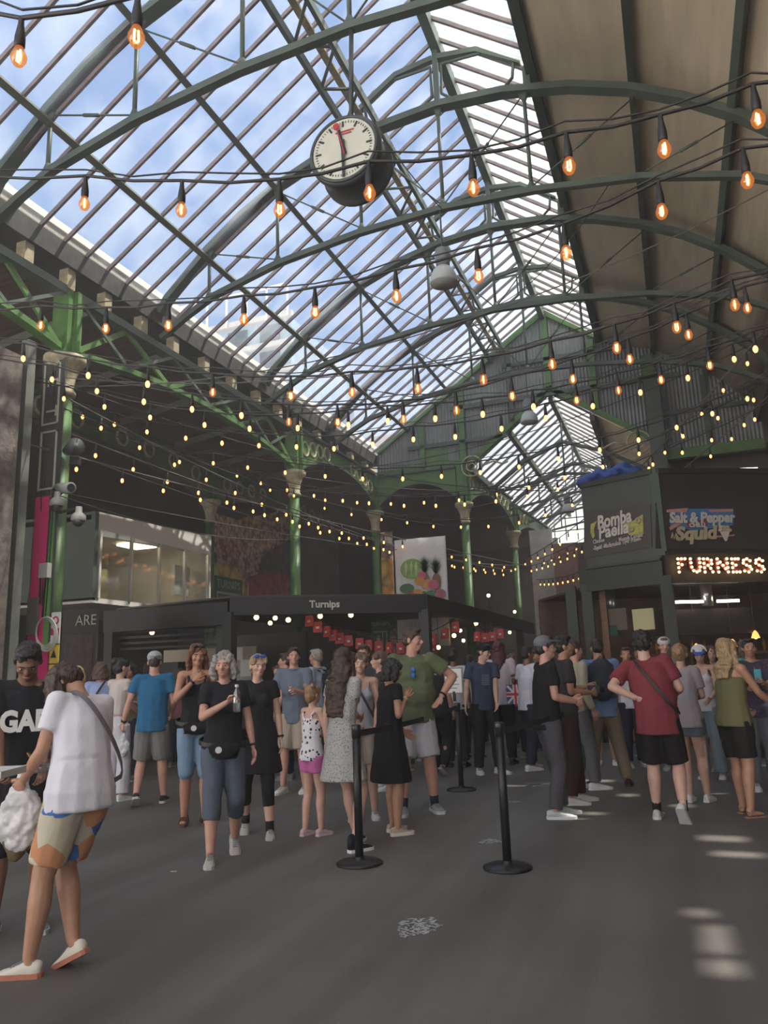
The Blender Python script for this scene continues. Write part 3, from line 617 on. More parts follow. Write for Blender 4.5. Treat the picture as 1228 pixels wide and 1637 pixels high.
F_LM=fruit('print_melons',[(0.83,0.68,0.18),(0.63,0.72,0.21),(0.85,0.63,0.18),(0.75,0.52,0.15)],3.2)
F_OR=fruit('print_oranges',[(0.85,0.52,0.12),(0.85,0.39,0.09),(0.85,0.68,0.18)],3.6)
F_RD=fruit('print_tomatoes',[(0.45,0.04,0.06),(0.57,0.08,0.08),(0.33,0.03,0.04)],4)
F_DK=fruit('print_figs',[(0.11,0.07,0.08),(0.20,0.12,0.11),(0.08,0.09,0.06)],4)
t=thing('fruit_mural','large printed mural of fruit and vegetables behind the stall','mural',(-12.62,19.4,3))
X=-12.62
def pz(s,n): # s 0..1 along, n 0..1 up
    y=19.35+s*4.95; zt=6.25+1.15*s**1.6 if s>.35 else 6.32; return V((X,y,3.2+(zt-3.2)*n))
def patch(poly,m,nm,dx): return MB().prism([pz(*p)+V((dx,0,0)) for p in poly],(.01,0,0)).build(nm,m,t)
top=[(i/10,1) for i in range(10,-1,-1)]
patch([(0,0),(1,0)]+top,F_GR,'mural_sheet',0)
patch([(0,.62),(.35,.6),(.7,.66),(1,.8),(1,1)]+top[1:],F_ON,'chilli_print',.012)
patch([(.55,.36),(.6,.6),(.8,.68),(1,.72),(1,.4)],F_DK,'fig_print',.014)
patch([(0,.25),(0,.50),(.1,.54),(.25,.52),(.34,.45),(.4,.3)],F_LM,'melon_print',.016)
patch([(0,.18),(0,.32),(.15,.38),(.42,.36),(.5,.2),(.62,0),(.3,0)],F_OR,'orange_print',.02)
patch([(.42,.2),(.45,.42),(.6,.45),(1,.42),(1,0),(.6,0)],F_RD,'tomato_print',.024)
LG=mat('sign_sage',(.34,.46,.34),.6); SGN=mat('sign_green',(.045,.10,.055),.6)
t=thing('greengrocer_sign','dark green plaque with pale lettering and leaf emblem on the mural','sign',(-12.5,19.4,3))
MB().bx((-12.56,19.42,3.2),(-12.54,21.0,4.42)).build('plaque',SGN,t)
text('sign_text','TURNIPS',LG,(-12.53,20.2,4.2),(0,1,0),(0,0,1),.34,t,.01)
m=MB()
for q in [((19.55,3.2),(19.62,3.95)),((20.8,3.2),(20.87,3.95)),((19.55,3.9),(20.87,3.97)),((19.72,3.2),(19.76,3.82)),((20.66,3.2),(20.7,3.82)),((19.72,3.78),(20.7,3.82))]: m.bx((-12.54,q[0][0],q[0][1]),(-12.53,q[1][0],q[1][1]))
m.build('frame_lines',LG,t)
m=MB()
for dy in (-.28,0,.28):
    for k in range(-2,3): m.prism([(-12.54,20.2+dy,3.3),(-12.54,20.2+dy+k*.05-.03,3.5+(.15 if dy==0 else 0)),(-12.54,20.2+dy+k*.06,3.62+(.15 if dy==0 else 0)-abs(k)*.04)],(.01,0,0))
m.build('leaf_emblem',LG,t)
# narrow fruit panel and green hanging sign farther back
t=thing('narrow_fruit_panel','narrow printed fruit panel left of the white banner','mural',(-7.6,21,3)); MB().bx((-7.86,21.0,0),(-7.5,21.03,5.5)).build('fig_print',F_GR,t); MB().bx((-7.86,20.98,2.9),(-7.5,21.0,4.7)).build('orange_print',F_OR,t)
t=thing('green_vertical_banner','dark green vertical banner with pale emblem under the fascia','banner',(-7.4,19,2)); MB().bx((-7.45,19.0,1.2),(-6.95,19.02,2.95)).build('banner_cloth',SGN,t)
text('banner_text','TURNIPS',LG,(-7.2,18.985,2.68),(1,0,0),(0,0,1),.14,t,.005)
m=MB()
for q in [((-7.05,1.75),(-7.02,2.5)),((-7.38,2.47),(-7.02,2.5)),((-7.38,1.75),(-7.02,1.78)),((-7.16,1.75),(-7.13,2.5))]: m.bx((q[0][0],18.99,q[0][1]),(q[1][0],19.0,q[1][1]))
m.ell((-7.26,18.99,2.15),(.06,.008,.25)); m.build('turnip_emblem',LG,t)
t=thing('white_fruit_banner','hanging white banner printed with melon, pineapples and fruit','banner',(-6,19,2.2))
BN=mat('banner_white',(.72,.70,.68),.75,0,.05,2,.8,3,(2,1,.4))
def cloth(x0,x1,z0,z1,y,amp,m,nm,parent,top_in=0):
    vs=[];fs=[];nx,nz=24,10
    for j in range(nz+1):
        for i in range(nx+1):
            s=i/nx; q=j/nz; x=x0+(x1-x0)*s; z=z0+(z1-z0)*q
            vs.append(V((x,y+amp*sin(s*19+q*1.5)*(1-q*.4)+amp*.6*sin(s*7+2),z)))
    for j in range(nz):
        for i in range(nx):
            a=j*(nx+1)+i; fs.append((a,a+1,a+nx+2,a+nx+1))
    o=MB().add(vs,fs).build(nm,m,parent,True); q=o.modifiers.new('s','SOLIDIFY'); q.thickness=.008; return o
cloth(-6.74,-5.33,2.05,4.86,19.0,.025,BN,'banner_cloth',t)
def disc(x,z,rx,rz,m,nm,yy=18.93,n=18): MB().prism([(x+rx*cos(2*pi*i/n),yy,z+rz*sin(2*pi*i/n)) for i in range(n)],(0,.01,0)).build(nm,m,t)
C_=lambda n,c: mat(n,c,.7,0,.25,9)
disc(-6.25,4.06,.32,.26,C_('print_melon',(.24,.38,.10)),'melon'); 
for x in (-6.4,-6.25,-6.12): MB().prism([(x-.02,18.925,3.86),(x+.03,18.925,4.1),(x,18.925,4.28),(x-.05,18.925,4.1)],(0,.004,0)).build('melon_stripe',C_('print_stripe',(.50,.58,.32)),t)
for x,z in ((-5.9,4.0),(-5.6,3.95)):
    disc(x,z-.28,.12,.22,C_('print_pineapple',(.22,.12,.06)),'pineapple_fruit',18.925)
    m=MB()
    for k in range(-4,5):
        for h in (0,.12): m.prism([(x-.03,18.92,z-.06+h),(x+.03,18.92,z-.06+h),(x+k*.045,18.92,z+.3+h-abs(k)*.03)],(0,.003,0))
    m.build('pineapple_leaves',C_('print_leaf',(.05,.11,.06)),t)
for x,z,rx,rz,c,nm in [(-6.4,3.55,.2,.13,'g','leaf'),(-6.3,3.35,.16,.14,'r','apple'),(-6.05,3.72,.13,.12,'o','orange'),(-5.83,3.62,.15,.13,'o','orange'),(-5.98,3.86,.12,.1,'p','dragon_fruit'),(-5.68,3.6,.14,.13,'p','dragon_fruit'),(-6.45,3.18,.14,.12,'p','apple'),(-5.5,3.35,.14,.13,'m','mango'),(-6.2,3.15,.14,.12,'y','lemon'),(-6.1,3.4,.13,.12,'o','orange'),(-5.75,3.3,.2,.16,'g','leaf'),(-5.55,3.12,.22,.1,'y','bananas'),(-5.95,3.3,.14,.15,'g','leaf')]:
    disc(x,z,rx,rz,C_('print_'+c,{'g':(.08,.16,.08),'r':(.45,.06,.07),'o':(.62,.27,.07),'p':(.52,.10,.20),'m':(.36,.12,.15),'y':(.62,.48,.08)}[c]),nm,18.915-random.random()*.01)
MB().bx((-6.1,18.9,2.95),(-5.8,18.91,3.22)).build('emblem_plate',SGN,t)
m=MB(); 
for k in range(5): m.ell((-6.03+.05*k,18.898,3.09+.03*(k%2)),(.02,.004,.05))
m.build('leaf_emblem',LG,t)
# ================================================================== TURNIPS STALL FRAME
t=thing('market_stall','black framed greengrocer stall with wide fascia over the crowd','market stall',(-6.9,11.3,0))
Z0,Z1=2.45,2.75
def beam(a,b,z0,z1,th=.12,nm='fascia_beam',m=BLK2,par=None):
    a=V((a[0],a[1],0)); b=V((b[0],b[1],0)); return MB().bar(a+V((0,0,(z0+z1)/2)),b+V((0,0,(z0+z1)/2)),th,z1-z0).build(nm,m,par or t)
PA=(-9.6,11.35); PB=(-6.93,11.2); PC=(-4.12,13.1); PD=(-4.1,24.0)
beam(PA,PB,2.30,2.68); beam(PB,PC,Z0,Z1); beam(PC,PD,Z0,Z1)
for p in (PB,PC,(-9.5,11.4),(-4.1,18),(-4.1,21.9)): MB().bx((p[0]-.09,p[1]-.09,0),(p[0]+.09,p[1]+.09,2.5)).build('post',BLK2,t)
MB().bx((-7.25,11.3,0),(-6.98,11.5,2.4)).build('side_post',mat('olive_paint',(.05,.055,.035),.6),t)
d=(V(PC)-V(PB)) if False else V((PC[0]-PB[0],PC[1]-PB[1],0)); u=d.normalized(); nn=V((u.y,-u.x,0))
text('fascia_lettering','Turnips',mat('lettering_cream',(.60,.58,.50),.6),V((PB[0],PB[1],2.61))+u*(d.length*.47)+nn*.07,u,(0,0,1),.17,t,.01,bold=.004)
MB().prism([(PB[0],PB[1]+.1,2.76),(PC[0],PC[1]+.1,2.76),(PD[0],PD[1],2.76),(-9.4,PD[1],2.76),(-9.4,11.4,2.7)],(0,0,.03)).build('canopy_roof',mat('canopy_dark',(.06,.05,.04),.5,0,.4,2),t)
MB().bx((-9.3,14.2,0),(-7.0,14.3,2.3)).build('back_partition',CHAR,t)
for k in range(4): MB().bx((-9.4,11.5,2.28-.1*k),(-7.3,11.52,2.32-.1*k)).build('shutter_slat',CHAR,t)
# whiteboards, menu, fridge inside left bay
t=thing('menu_board','long pale menu board inside the left bay of the stall','menu board',(-9,12.6,1.5)); MB().bx((-9.4,12.8,1.55),(-7.35,12.84,2.0)).build('board',mat('cream_board',(.50,.45,.36),.6),t); MB().bx((-9.4,12.8,1.38),(-7.35,12.84,1.52)).build('lower_board',mat('grey_board',(.42,.44,.42),.6),t)
for k,(x,z,w,h,l) in enumerate([(-7.62,1.86,.2,.22,'small white paper notice on the stall, upper one'),(-7.45,1.6,.22,.3,'white framed notice on the stall below the paper one')]):
    o=MB().bx((x-w/2,12.6,z-h/2),(x+w/2,12.62,z+h/2)).build('paper_notice',WHITE); tag(o,l,'notice')
t=thing('dark_cabinet','tall dark cabinet with small labels in the stall','cabinet',(-8.9,12.2,0)); MB().bx((-9.25,12.0,0),(-8.5,12.5,1.75)).build('body',CHAR,t); MB().bx((-9.1,11.98,1.4),(-8.98,12.0,1.45)).build('label_plate',WHITE,t)
t=thing('produce_counter','dark produce counter behind the queue','counter',(-6,14.6,0)); MB().bx((-6.8,14.4,0),(-4.5,15.1,.95)).build('body',CHAR,t); MB().bx((-6.85,14.35,.95),(-4.45,15.15,1.0)).build('top',WOOD,t)
# pendant bulbs at the stall
BULBY=mat('small_warm_lamp',(1,.72,.3),.4,emit=9,ecol=(1,.66,.25))
def pend(p,ztop,lab,r=.045):
    t=thing('pendant_bulb',lab,'light bulb',p,0,'round bulbs along the stall fascia'); p=V(p)
    MB().ell(p,r).build('globe',BULBY,t,True); MB().cone(p+V((0,0,r*.7)),p+V((0,0,r+.05)),.02,.018,n=8).build('socket',CABLE,t); MB().cone(p+V((0,0,r)),(p.x,p.y,2.78),.004,.004,n=5).build('cord',CABLE,t)
for q,Y in [((410,987),12.2),((440,988),13.5),((461,991),12.6),((432,996),14.5),((512,985),12.9),((561,983),12.8),((607,966),12.8),((761,997),17),((781,952),19),((243,1011),12.2),((726,1016),16),((741,1024),19),((701,1035),16),((823,978),22.5),((815,1011),22.5),((828,1009),23),((736,1008),19)]:
    pend(onY(q[0],q[1],Y),3,'small glowing round bulb hanging at the greengrocer stall')
# ================================================================== RED BAGS ON A LINE
BAGM=mat('red_paper_bag',(.62,.075,.085),.6,0,.2,8)
def giftbag():
    t=thing('paper_bag','small red paper carrier bag pegged on the line under the stall fascia','bag',(0,0,0),0,'red paper bags on the line')
    MB().prism([(-.085,-.03,-.2),(.085,-.03,-.2),(.075,-.012,0),(-.075,-.012,0)],(0,.045,0)).build('bag_body',BAGM,t)
    MB().tube([(-.035,0,0),(-.035,0,.055),(0,0,.075),(.035,0,.055),(.035,0,0)],.005,5).build('handle',BAGM,t)
    MB().prism([(-.03,-.034,-.13),(.03,-.034,-.13),(.03,-.03,-.09),(-.03,-.03,-.09)],(0,-.002,0)).build('white_print',WHITE,t)
    return t
gb0=None; rp=[]
for px,py,Y in [(495,984,13.2),(508,994,13.3),(523,1001,13.4),(533,1007,13.5),(543,1012,13.6),(557,1016,13.7),(575,1020,13.8),(589,1023,13.9),(605,1025,14),(622,1027,14.1),(640,1028,14.2),(655,1028,14.3),(692,1014,14.6),(711,1005,14.8),(728,994,15),(692,1030,15.5),(763,1010,16.5),(775,1012,16.8),(787,1010,17.1),(800,1006,17.4)]:
    p=onY(px,py,Y); 
    if gb0 is None: gb0=giftbag(); b=gb0; b.matrix_basis=M4.Translation(p)
    else: b=dup(gb0,p,random.uniform(-.5,.5))
    if py<1029 and Y<15.2: rp.append(p+V((0,0,.07)))
o=MB().tube(rp,.006,4).build('bag_line',CABLE); tag(o,'thin line carrying the red paper bags under the fascia','line')
o=MB().tube([onY(755,1002,16.4)+V((0,0,.08)),onY(775,1012,16.8)+V((0,0,.075)),onY(787,1010,17.1)+V((0,0,.075)),onY(805,1003,17.5)+V((0,0,.08))],.006,4).build('bag_line',CABLE); tag(o,'short line carrying the red bags right of the corner post','line')
# ================================================================== SEAFOOD KIOSK
KC=V((-.07,15.05,0)); KL=V((-1.46,15.62,0)); KD=(V((2.0,16.15,0))-KC).normalized(); KR=KC+KD*4.2
t=thing('seafood_kiosk','dark green corner kiosk with food signs and lit lettering','kiosk',tuple(KC)); KI=t
def wallseg(a,b,z0,z1,m,nm,th=.1,off=0,par=None):
    u=(b-a).normalized(); n_=V((u.y,-u.x,0)); return MB().bar(a+V((0,0,(z0+z1)/2))+n_*off,b+V((0,0,(z0+z1)/2))+n_*off,th,z1-z0).build(nm,m,par or t)
def rayface(px,py,a,u,off):
    n_=V((u.y,-u.x,0)); r=ray(px,py); o=V((0,0,HC)); p0=a+n_*off; k=(p0-o).dot(n_)/r.dot(n_); return o+r*k
UL=(KC-KL).normalized(); nL=V((UL.y,-UL.x,0)); nR=V((KD.y,-KD.x,0))
KB=mat('kiosk_green_face',(.045,.055,.045),.5,0,.2,2)
wallseg(KC,KR,3.42,5.0,CHAR,'upper_fascia'); wallseg(KL,KC,3.30,5.0,KB,'upper_fascia')
wallseg(KC,KR,2.85,3.40,mat('fascia_brown',(.045,.036,.030),.55,0,.2,3),'lower_fascia',.12,.03); wallseg(KL-UL*.2,KC,2.85,3.3,KIOSK,'lower_fascia',.12,.03)
for p in (KC,KL-UL*.1,KL-UL*.45,KR): MB().box((p.x,p.y,1.5),(.2,.2,3.0)).build('corner_post',KIOSK,t)
wallseg(KC,KR,4.93,5.03,KIOSK,'top_trim',.2); wallseg(KL,KC,4.93,5.03,KIOSK,'top_trim',.2); wallseg(KC,KR,3.38,3.44,KIOSK,'ledge',.3); wallseg(KL,KC,3.28,3.33,KIOSK,'ledge',.3)
MB().box((KC.x,KC.y,4.2),(.16,.16,1.65)).build('corner_trim',mat('trim_green',(.05,.085,.05),.5),t)
wallseg(KC,KR,0,1.05,WOOD,'counter_front',.5,-.1); wallseg(KC,KR,1.05,1.1,STEEL,'counter_top',.7,-.1)
wallseg(KL+UL*.25,KC-UL*.15,0,1.05,WOOD,'door_panel',.06,-.1)
bk=lambda p,d: p-nR*d
MB().prism([KL,KC,KR,KR-nR*3.5,KL-nR*3.2],(0,0,.04)).build('kiosk_floor',CHAR,t)
q=MB().prism([p+V((0,0,2.95)) for p in (KL,KC,KR,KR-nR*3.5,KL-nR*3.2)],(0,0,.05)).build('kiosk_ceiling',WOODD,t)
wallseg(KL-nR*3.2,KR-nR*3.5,0,2.95,mat('kitchen_back',(.13,.065,.035),.5,0,.6,4),'back_wall')
wallseg(KC-nR*1.2+KD*.4,KR-nR*1.2,1.95,2.45,mat('extract_hood',(.07,.06,.055),.35,.5,.2,2),'extract_hood',.5)
TUBE=mat('white_tube',(1,.95,.85),.4,emit=9,ecol=(1,.93,.8))
for a,b in ((.38,1.15),(1.45,1.9)): MB().bar(KC-nR*.8+KD*a+V((0,0,2.58)),KC-nR*.8+KD*b+V((0,0,2.58)),.05,.05).build('strip_light',TUBE,t)
p=KC-nR*.9+KD*1.3; MB().cone((p.x,p.y,2.5),(p.x,p.y,2.95),.11,.11,n=14).build('duct',STEEL,t,True)
p=KC-nR*1.3-UL*.55; MB().cone((p.x,p.y,2.4),(p.x,p.y,2.95),.12,.12,n=14).build('duct',STEEL,t,True)
MB().bar(KC-nR*.6+KD*.42+V((0,0,1.1)),KC-nR*.6+KD*.42+V((0,0,2.9)),.08,.08,up=(1,0,0)).build('inner_post',WOODD,t)
MB().bar(KL-nR*.5+UL*.45+V((0,0,0)),KL-nR*.5+UL*.45+V((0,0,2.9)),.16,.12,up=(1,0,0)).build('inner_post',WOOD,t)
# kitchen shelf clutter: bottles, pendant lamps
for k in range(11):
    p=KC-nR*(1.6)+KD*(.5+.26*k); o=MB().lathe((p.x,p.y,1.62),[(.035,0),(.037,.16),(.015,.2),(.014,.26)],10).build('bottle',mat('amber_bottle',(.30,.13,.03),.2),None,True); tag(o,'amber bottle on the shelf at the back of the kiosk','bottle','bottles on the kiosk shelf')
wallseg(KC-nR*1.6+KD*.4,KR-nR*1.6,1.56,1.61,WOOD,'shelf',.25)
WARM=mat('small_kiosk_lamp',(1,.6,.2),.4,emit=14,ecol=(1,.55,.18))
for k,(px,py,lab) in enumerate([(1208,1016,'glowing pendant lamp in the kiosk, rightmost and highest'),(1172,1030,'glowing pendant lamp in the kiosk, middle one'),(1114,1037,'glowing pendant lamp in the kiosk, left one')]):
    p=rayface(px,py,KC,KD,-.9); g=thing('kiosk_pendant',lab,'pendant lamp',tuple(p)); MB().lathe(p,[(.012,.1),(.05,.05),(.08,-.04),(.075,-.05)],14).build('lamp_shade',mat('amber_glass',(.5,.22,.05),.3,emit=1.5,ecol=(1,.45,.1)),g,True); MB().ell(p-V((0,0,.03)),.035).build('bulb',WARM,g,True); MB().cone(p+V((0,0,.1)),(p.x,p.y,2.9),.006,.006,n=5).build('cord',CABLE,g)
for px,py,w,h,c_,lab in [(1029,990,.42,.40,(.60,.55,.30),'cream yellow board hung in the left opening of the kiosk'),(988,990,.38,.42,(.12,.085,.06),'dark brown board beside the yellow one in the kiosk'),(977,1008,.28,.2,(.015,.07,.035),'small dark green box on the kiosk post')]:
    p=rayface(px,py,KL,UL,-.35); o=MB().bar(p-UL*w/2,p+UL*w/2,.03,h).build('kiosk_board' if w>.3 else 'green_box',mat('kb%d'%px,c_,.6)); tag(o,lab,'board' if w>.3 else 'box')
# sign artwork
def pol(par,face,pts,m,nm,off):
    a,u=face; n_=V((u.y,-u.x,0)); P=[rayface(px,py,a,u,off) for px,py in pts]; return MB().prism(P,n_*.008).build(nm,m,par)
fR=(KC,KD); fL=(KL,UL)
SBL=mat('sign_blue',(.06,.20,.42),.5); SPK=mat('sign_salmon',(.55,.24,.20),.5); SIV=mat('sign_ivory',(.56,.52,.46),.5); STN=mat('sign_tan',(.45,.38,.25),.5); SDR=mat('sign_dark_red',(.30,.05,.06),.5); SBK=mat('sign_backing',(.04,.035,.033),.5); SYL=mat('sign_yellow',(.42,.40,.07),.5,0,.4,20)
t=thing('squid_sign','blue and dark sign with pink stripes reading Salt and Pepper Squid','sign',tuple(rayface(1120,840,*fR,.1)))
pol(t,fR,[(1048,803),(1226,803),(1226,877),(1048,877)],SBK,'sign_panel',.06)
pol(t,fR,[(1070,814),(1172,813),(1172,840),(1110,848),(1072,842)],SBL,'blue_field',.07)
for P in ([(1066,815),(1100,812),(1097,819),(1066,819)],[(1132,815),(1172,814),(1172,818),(1136,819)],[(1096,861),(1174,854),(1174,857),(1096,864)],[(1070,843),(1086,832),(1094,835),(1072,848)]): pol(t,fR,P,SPK,'pink_stripe',.08)
pol(t,fR,[(1098,834),(1130,830),(1131,841),(1099,844)],SDR,'red_patch',.085)
def ftext(nm,s,px,py,face,size,m,par,off,tilt=0,shear=.2,width=None,align='CENTER',bold=.006):
    a,u=face; p=rayface(px,py,a,u,off); yv=V((0,0,1)); R=Quaternion(V((u.y,-u.x,0)),0); 
    xd=(u+V((0,0,tilt))).normalized(); zn=V((u.y,-u.x,0)); yd=zn.cross(xd); yd=yd if yd.z>0 else -yd
    return text(nm,s,m,p,xd,yd,size,par,.012,align,shear,width,bold)
ftext('lettering_salt_and_pepper','Salt & Pepper',1122,828,fR,.27,SIV,t,.10,.0,.15,1.32,bold=.012)
ftext('lettering_chilli','CHILLI',1115,839.5,fR,.10,SIV,t,.135,.03,0,.32)
ftext('lettering_squid','Squid',1112,853,fR,.34,STN,t,.11,.03,.2,.86,bold=.016)
pol(t,fR,[(1151,850),(1167,848),(1162,865),(1159,865)],SIV,'paper_cone',.1)
m=MB()
for k in range(9): m.ell(rayface(1152+ (k%5)*3.6,846-(k//5)*4+random.random()*2,KC,KD,.11),(.045,.02,.035))
m.build('squid_pieces',STN,t,True)
m=MB().tube([rayface(x,y_,KC,KD,.11) for x,y_ in ((1074,860),(1075,852),(1078,861),(1081,853),(1084,860),(1088,862))],.02,6); m.build('squid_tentacle',STN,t,True)
t=thing('paella_sign','dark angled sign with pale lettering for paella and yellow rice art','sign',tuple(rayface(985,850,*fL,.1)))
pol(t,fL,[(934,817),(1040,805),(1043,874),(934,893)],SBK,'sign_panel',.06)
pol(t,fL,[(996,836),(1012,833),(1028,822),(1029,854),(1008,856),(994,846)],SYL,'rice_art',.07)
pol(t,fL,[(945,838),(955,833),(950,845),(951,858),(948,861),(944,850)],SYL,'prawn_art',.07)
for x,y_ in ((1009,846),(1020,832)):
    m=MB().ring(rayface(x,y_,KL,UL,.09),.045,.018,ax=nL,n=14); m.build('squid_ring',STN,t,True)
ftext('lettering_bomba','Bomba',981,831,fL,.36,SIV,t,.09,.06,.2,.72,bold=.012); ftext('lettering_paella','Paella',980,848,fL,.34,SIV,t,.09,.06,.2,.64,bold=.01)
ftext('lettering_chicken','Chicken',957,865,fL,.11,SIV,t,.09,.06,.15,.24,bold=.002); ftext('lettering_mussels','Mussels Cornish',1008,859,fL,.11,SIV,t,.09,.06,.15,.48,bold=.002)
ftext('lettering_prawn','-Squid -Madagaskan Tiger Prawn-',986,869,fL,.12,SIV,t,.09,.06,.15,1.0,bold=.002)
# marquee letters FURNESS with bulbs
GLY={'F':[(0,0),(0,.33),(0,.66),(0,1),(.35,1),(.7,1),(.35,.55)],'U':[(0,1),(.02,.7),(.06,.38),(.2,.1),(.5,0),(.78,.1),(.9,.38),(.9,.7),(.9,1)],
 'R':[(0,0),(0,.33),(0,.66),(0,1),(.4,1),(.75,.88),(.75,.62),(.38,.5),(.6,.27),(.78,0)],'N':[(0,0),(0,.33),(0,.66),(0,1),(.25,.75),(.5,.5),(.72,.25),(.95,0),(.95,.33),(.95,.66),(.95,1)],
 'E':[(0,0),(0,.33),(.02,.66),(0,1),(.35,1),(.65,1),(.35,.52),(.35,0),(.68,0)],'S':[(.75,.85),(.45,1),(.12,.9),(.05,.68),(.35,.52),(.68,.42),(.8,.2),(.5,0),(.1,.08)]}
BB=mat('small_marquee_bulb',(1,.7,.35),.4,emit=4.5,ecol=(1,.60,.24))
MQ=mat('marquee_red_metal',(.20,.035,.02),.4)
lx=[1084,1104,1125,1147,1170,1187,1207]; bm0=MB().ell((0,0,0),.025,n=8,m=6).mesh('letter_bulb',True); bm0.materials.append(BB)
for k,ch in enumerate('FURNESS'):
    p0=rayface(lx[k],915,KC,KD,.14); sc=rayface(lx[k],915,KC,KD,.14)
    hgt=(rayface(lx[k],894,KC,KD,.14)-p0).z; wd=hgt*.82
    t=thing('marquee_letter',['bulb-lit letter F at the start of the kiosk lettering','bulb-lit letter U on the kiosk fascia','bulb-lit letter R on the kiosk fascia','bulb-lit letter N on the kiosk fascia','bulb-lit letter E on the kiosk fascia','bulb-lit letter S just after the E','bulb-lit last letter S at the right edge'][k],'letter sign',tuple(p0),0,'bulb-lit letters on the kiosk')
    text('letter_face',ch,MQ,p0+KD*wd*.45+V((0,0,hgt*.5))-nR*.0,KD,(0,0,1),hgt*1.35,t,.05,bold=.012)
    for (a,b) in GLY[ch]:
        q=p0+KD*(a*wd)+V((0,0,b*hgt))+nR*.05; o=bpy.data.objects.new('letter_bulb',bm0); COL.objects.link(o); o.parent=t; o.location=q-p0
# right pier and scroll brackets, blue tarpaulin
t=thing('gable_pier','dark green iron pier right of the farther hall glass','pier',(.1,22.8,0)); MB().bx((-.12,22.7,0),(.3,22.95,9.6)).build('shaft',DGREEN,t); MB().lathe((.09,22.8,6.6),[(.16,-.5),(.2,-.2),(.3,0),(.3,.06)],14).build('capital',CREAM,t,True)
def scroll(loc,s,lab):
    t=thing('scroll_bracket',lab,'bracket',loc); p=V(loc); m=MB()
    m.ring(p,.33*abs(s),.03,n=22); m.ring(p,.17*abs(s),.025,n=16); m.build('ring',CREAM,t,True)
    MB().tube([p+V((-.33*s,0,-.02)),p+V((-.7*s,0,.08)),p+V((-1.0*s,0,-.05)),p+V((-1.15*s,0,.02))],.03,6,up=(0,1,0)).build('scroll_tail',CREAM,t,True)
    MB().tube([p+V((.1*s*cos(a),0,.1*sin(a)*abs(s))) for a in [k*.6 for k in range(9)]],.02,5,up=(0,1,0)).build('inner_curl',CREAM,t,True)
scroll((-.42,22.8,7.75),1,'pale iron scroll bracket left of the dark pier'); scroll((-5.45,22.95,7.7),-1,'pale iron scroll bracket beside the column right of the banner')
m=MB()
for k in range(7): m.ell(KL+UL*(.35+.16*k)-nR*.5+V((0,0,5.12+.05*(k%3))),(.22,.3,.13))
o=bpy.data.objects.new('tarpaulin',fuse(m,.03,2,.1,.2)); o.data.materials.append(mat('blue_tarp',(.03,.08,.32),.5)); COL.objects.link(o); tag(o,'crumpled blue tarpaulin on top of the kiosk','tarpaulin')
o=MB().bar((1.2,18.2,5.6),(2.1,18.6,5.62),.05,.05).build('tube_light',mat('tube_white',(1,1,.95),.4,emit=3)); tag(o,'thin lit tube above the kiosk roof','tube light')
# ================================================================== STRING LIGHTS
GLS=bpy.data.materials.new('clear_amber_glass'); GLS.use_nodes=True; nt2=GLS.node_tree; nt2.nodes.clear()
a_=N(nt2,'ShaderNodeBsdfTransparent'); a_.inputs[0].default_value=(1,.70,.42,1); b_=N(nt2,'ShaderNodeBsdfGlossy'); b_.inputs['Roughness'].default_value=.05; e_=N(nt2,'ShaderNodeEmission'); e_.inputs[0].default_value=(1,.32,.08,1); e_.inputs[1].default_value=.8
m1=N(nt2,'ShaderNodeMixShader'); m1.inputs[0].default_value=.12; m2=N(nt2,'ShaderNodeMixShader'); m2.inputs[0].default_value=.28; oo=N(nt2,'ShaderNodeOutputMaterial')
nt2.links.new(a_.outputs[0],m1.inputs[1]); nt2.links.new(b_.outputs[0],m1.inputs[2]); nt2.links.new(m1.outputs[0],m2.inputs[1]); nt2.links.new(e_.outputs[0],m2.inputs[2]); nt2.links.new(m2.outputs[0],oo.inputs[0]); GLS.cycles.emission_sampling='NONE'
FIL=mat('small_filament',(1,.6,.2),.4,emit=18,ecol=(1,.50,.16)); FARG=mat('small_far_bulb',(1,.5,.15),.4,emit=4.2,ecol=(1,.36,.09))
def bulb0():
    t=thing('string_light_bulb','','light bulb',(0,0,0))
    MB().lathe((0,0,-.13),[(.012,.13),(.014,.09),(.02,.05),(.024,.02),(.024,-.02),(.020,-.03)],12).build('socket',BLACK,t,True)
    MB().lathe((0,0,-.16),[(.019,0),(.026,-.02),(.036,-.045),(.034,-.065),(.022,-.088),(.004,-.097)],14).build('glass_globe',GLS,t,True)
    MB().tube([(-.008,0,-.175),(-.010,0,-.225),(0,0,-.235),(.010,0,-.225),(.008,0,-.175)],.005,5,up=(0,1,0)).build('filament',FIL,t,True)
    return t
NB=[bulb0()]; NBU=[0]
ms=MB().lathe((0,0,-.13),[(.010,.13),(.02,.05),(.022,-.03)],8); mg=MB().ell((0,0,-.20),(.025,.025,.040),n=8,m=6)
fm=bpy.data.meshes.new('string_light_bulb'); _v=ms.v+mg.v; _f=ms.f+[tuple(i+len(ms.v) for i in f) for f in mg.f]; fm.from_pydata([tuple(q) for q in _v],[],_f); fm.materials.append(BLACK); fm.materials.append(FARG)
for k,p in enumerate(fm.polygons): p.material_index=1 if k>=len(ms.f) else 0; p.use_smooth=True
def place_bulb(p,lab,grp):
    if V(p).length<9.5:
        if NBU[0]==0: r=NB[0]; NBU[0]=1; r.matrix_basis=M4.Translation(V(p))
        else: r=dup(NB[0],p,random.random()*3)
        r['label']=lab; r['group']=grp
    else:
        o=bpy.data.objects.new('string_light_bulb',fm); COL.objects.link(o); o.location=p; tag(o,lab,'light bulb',grp)
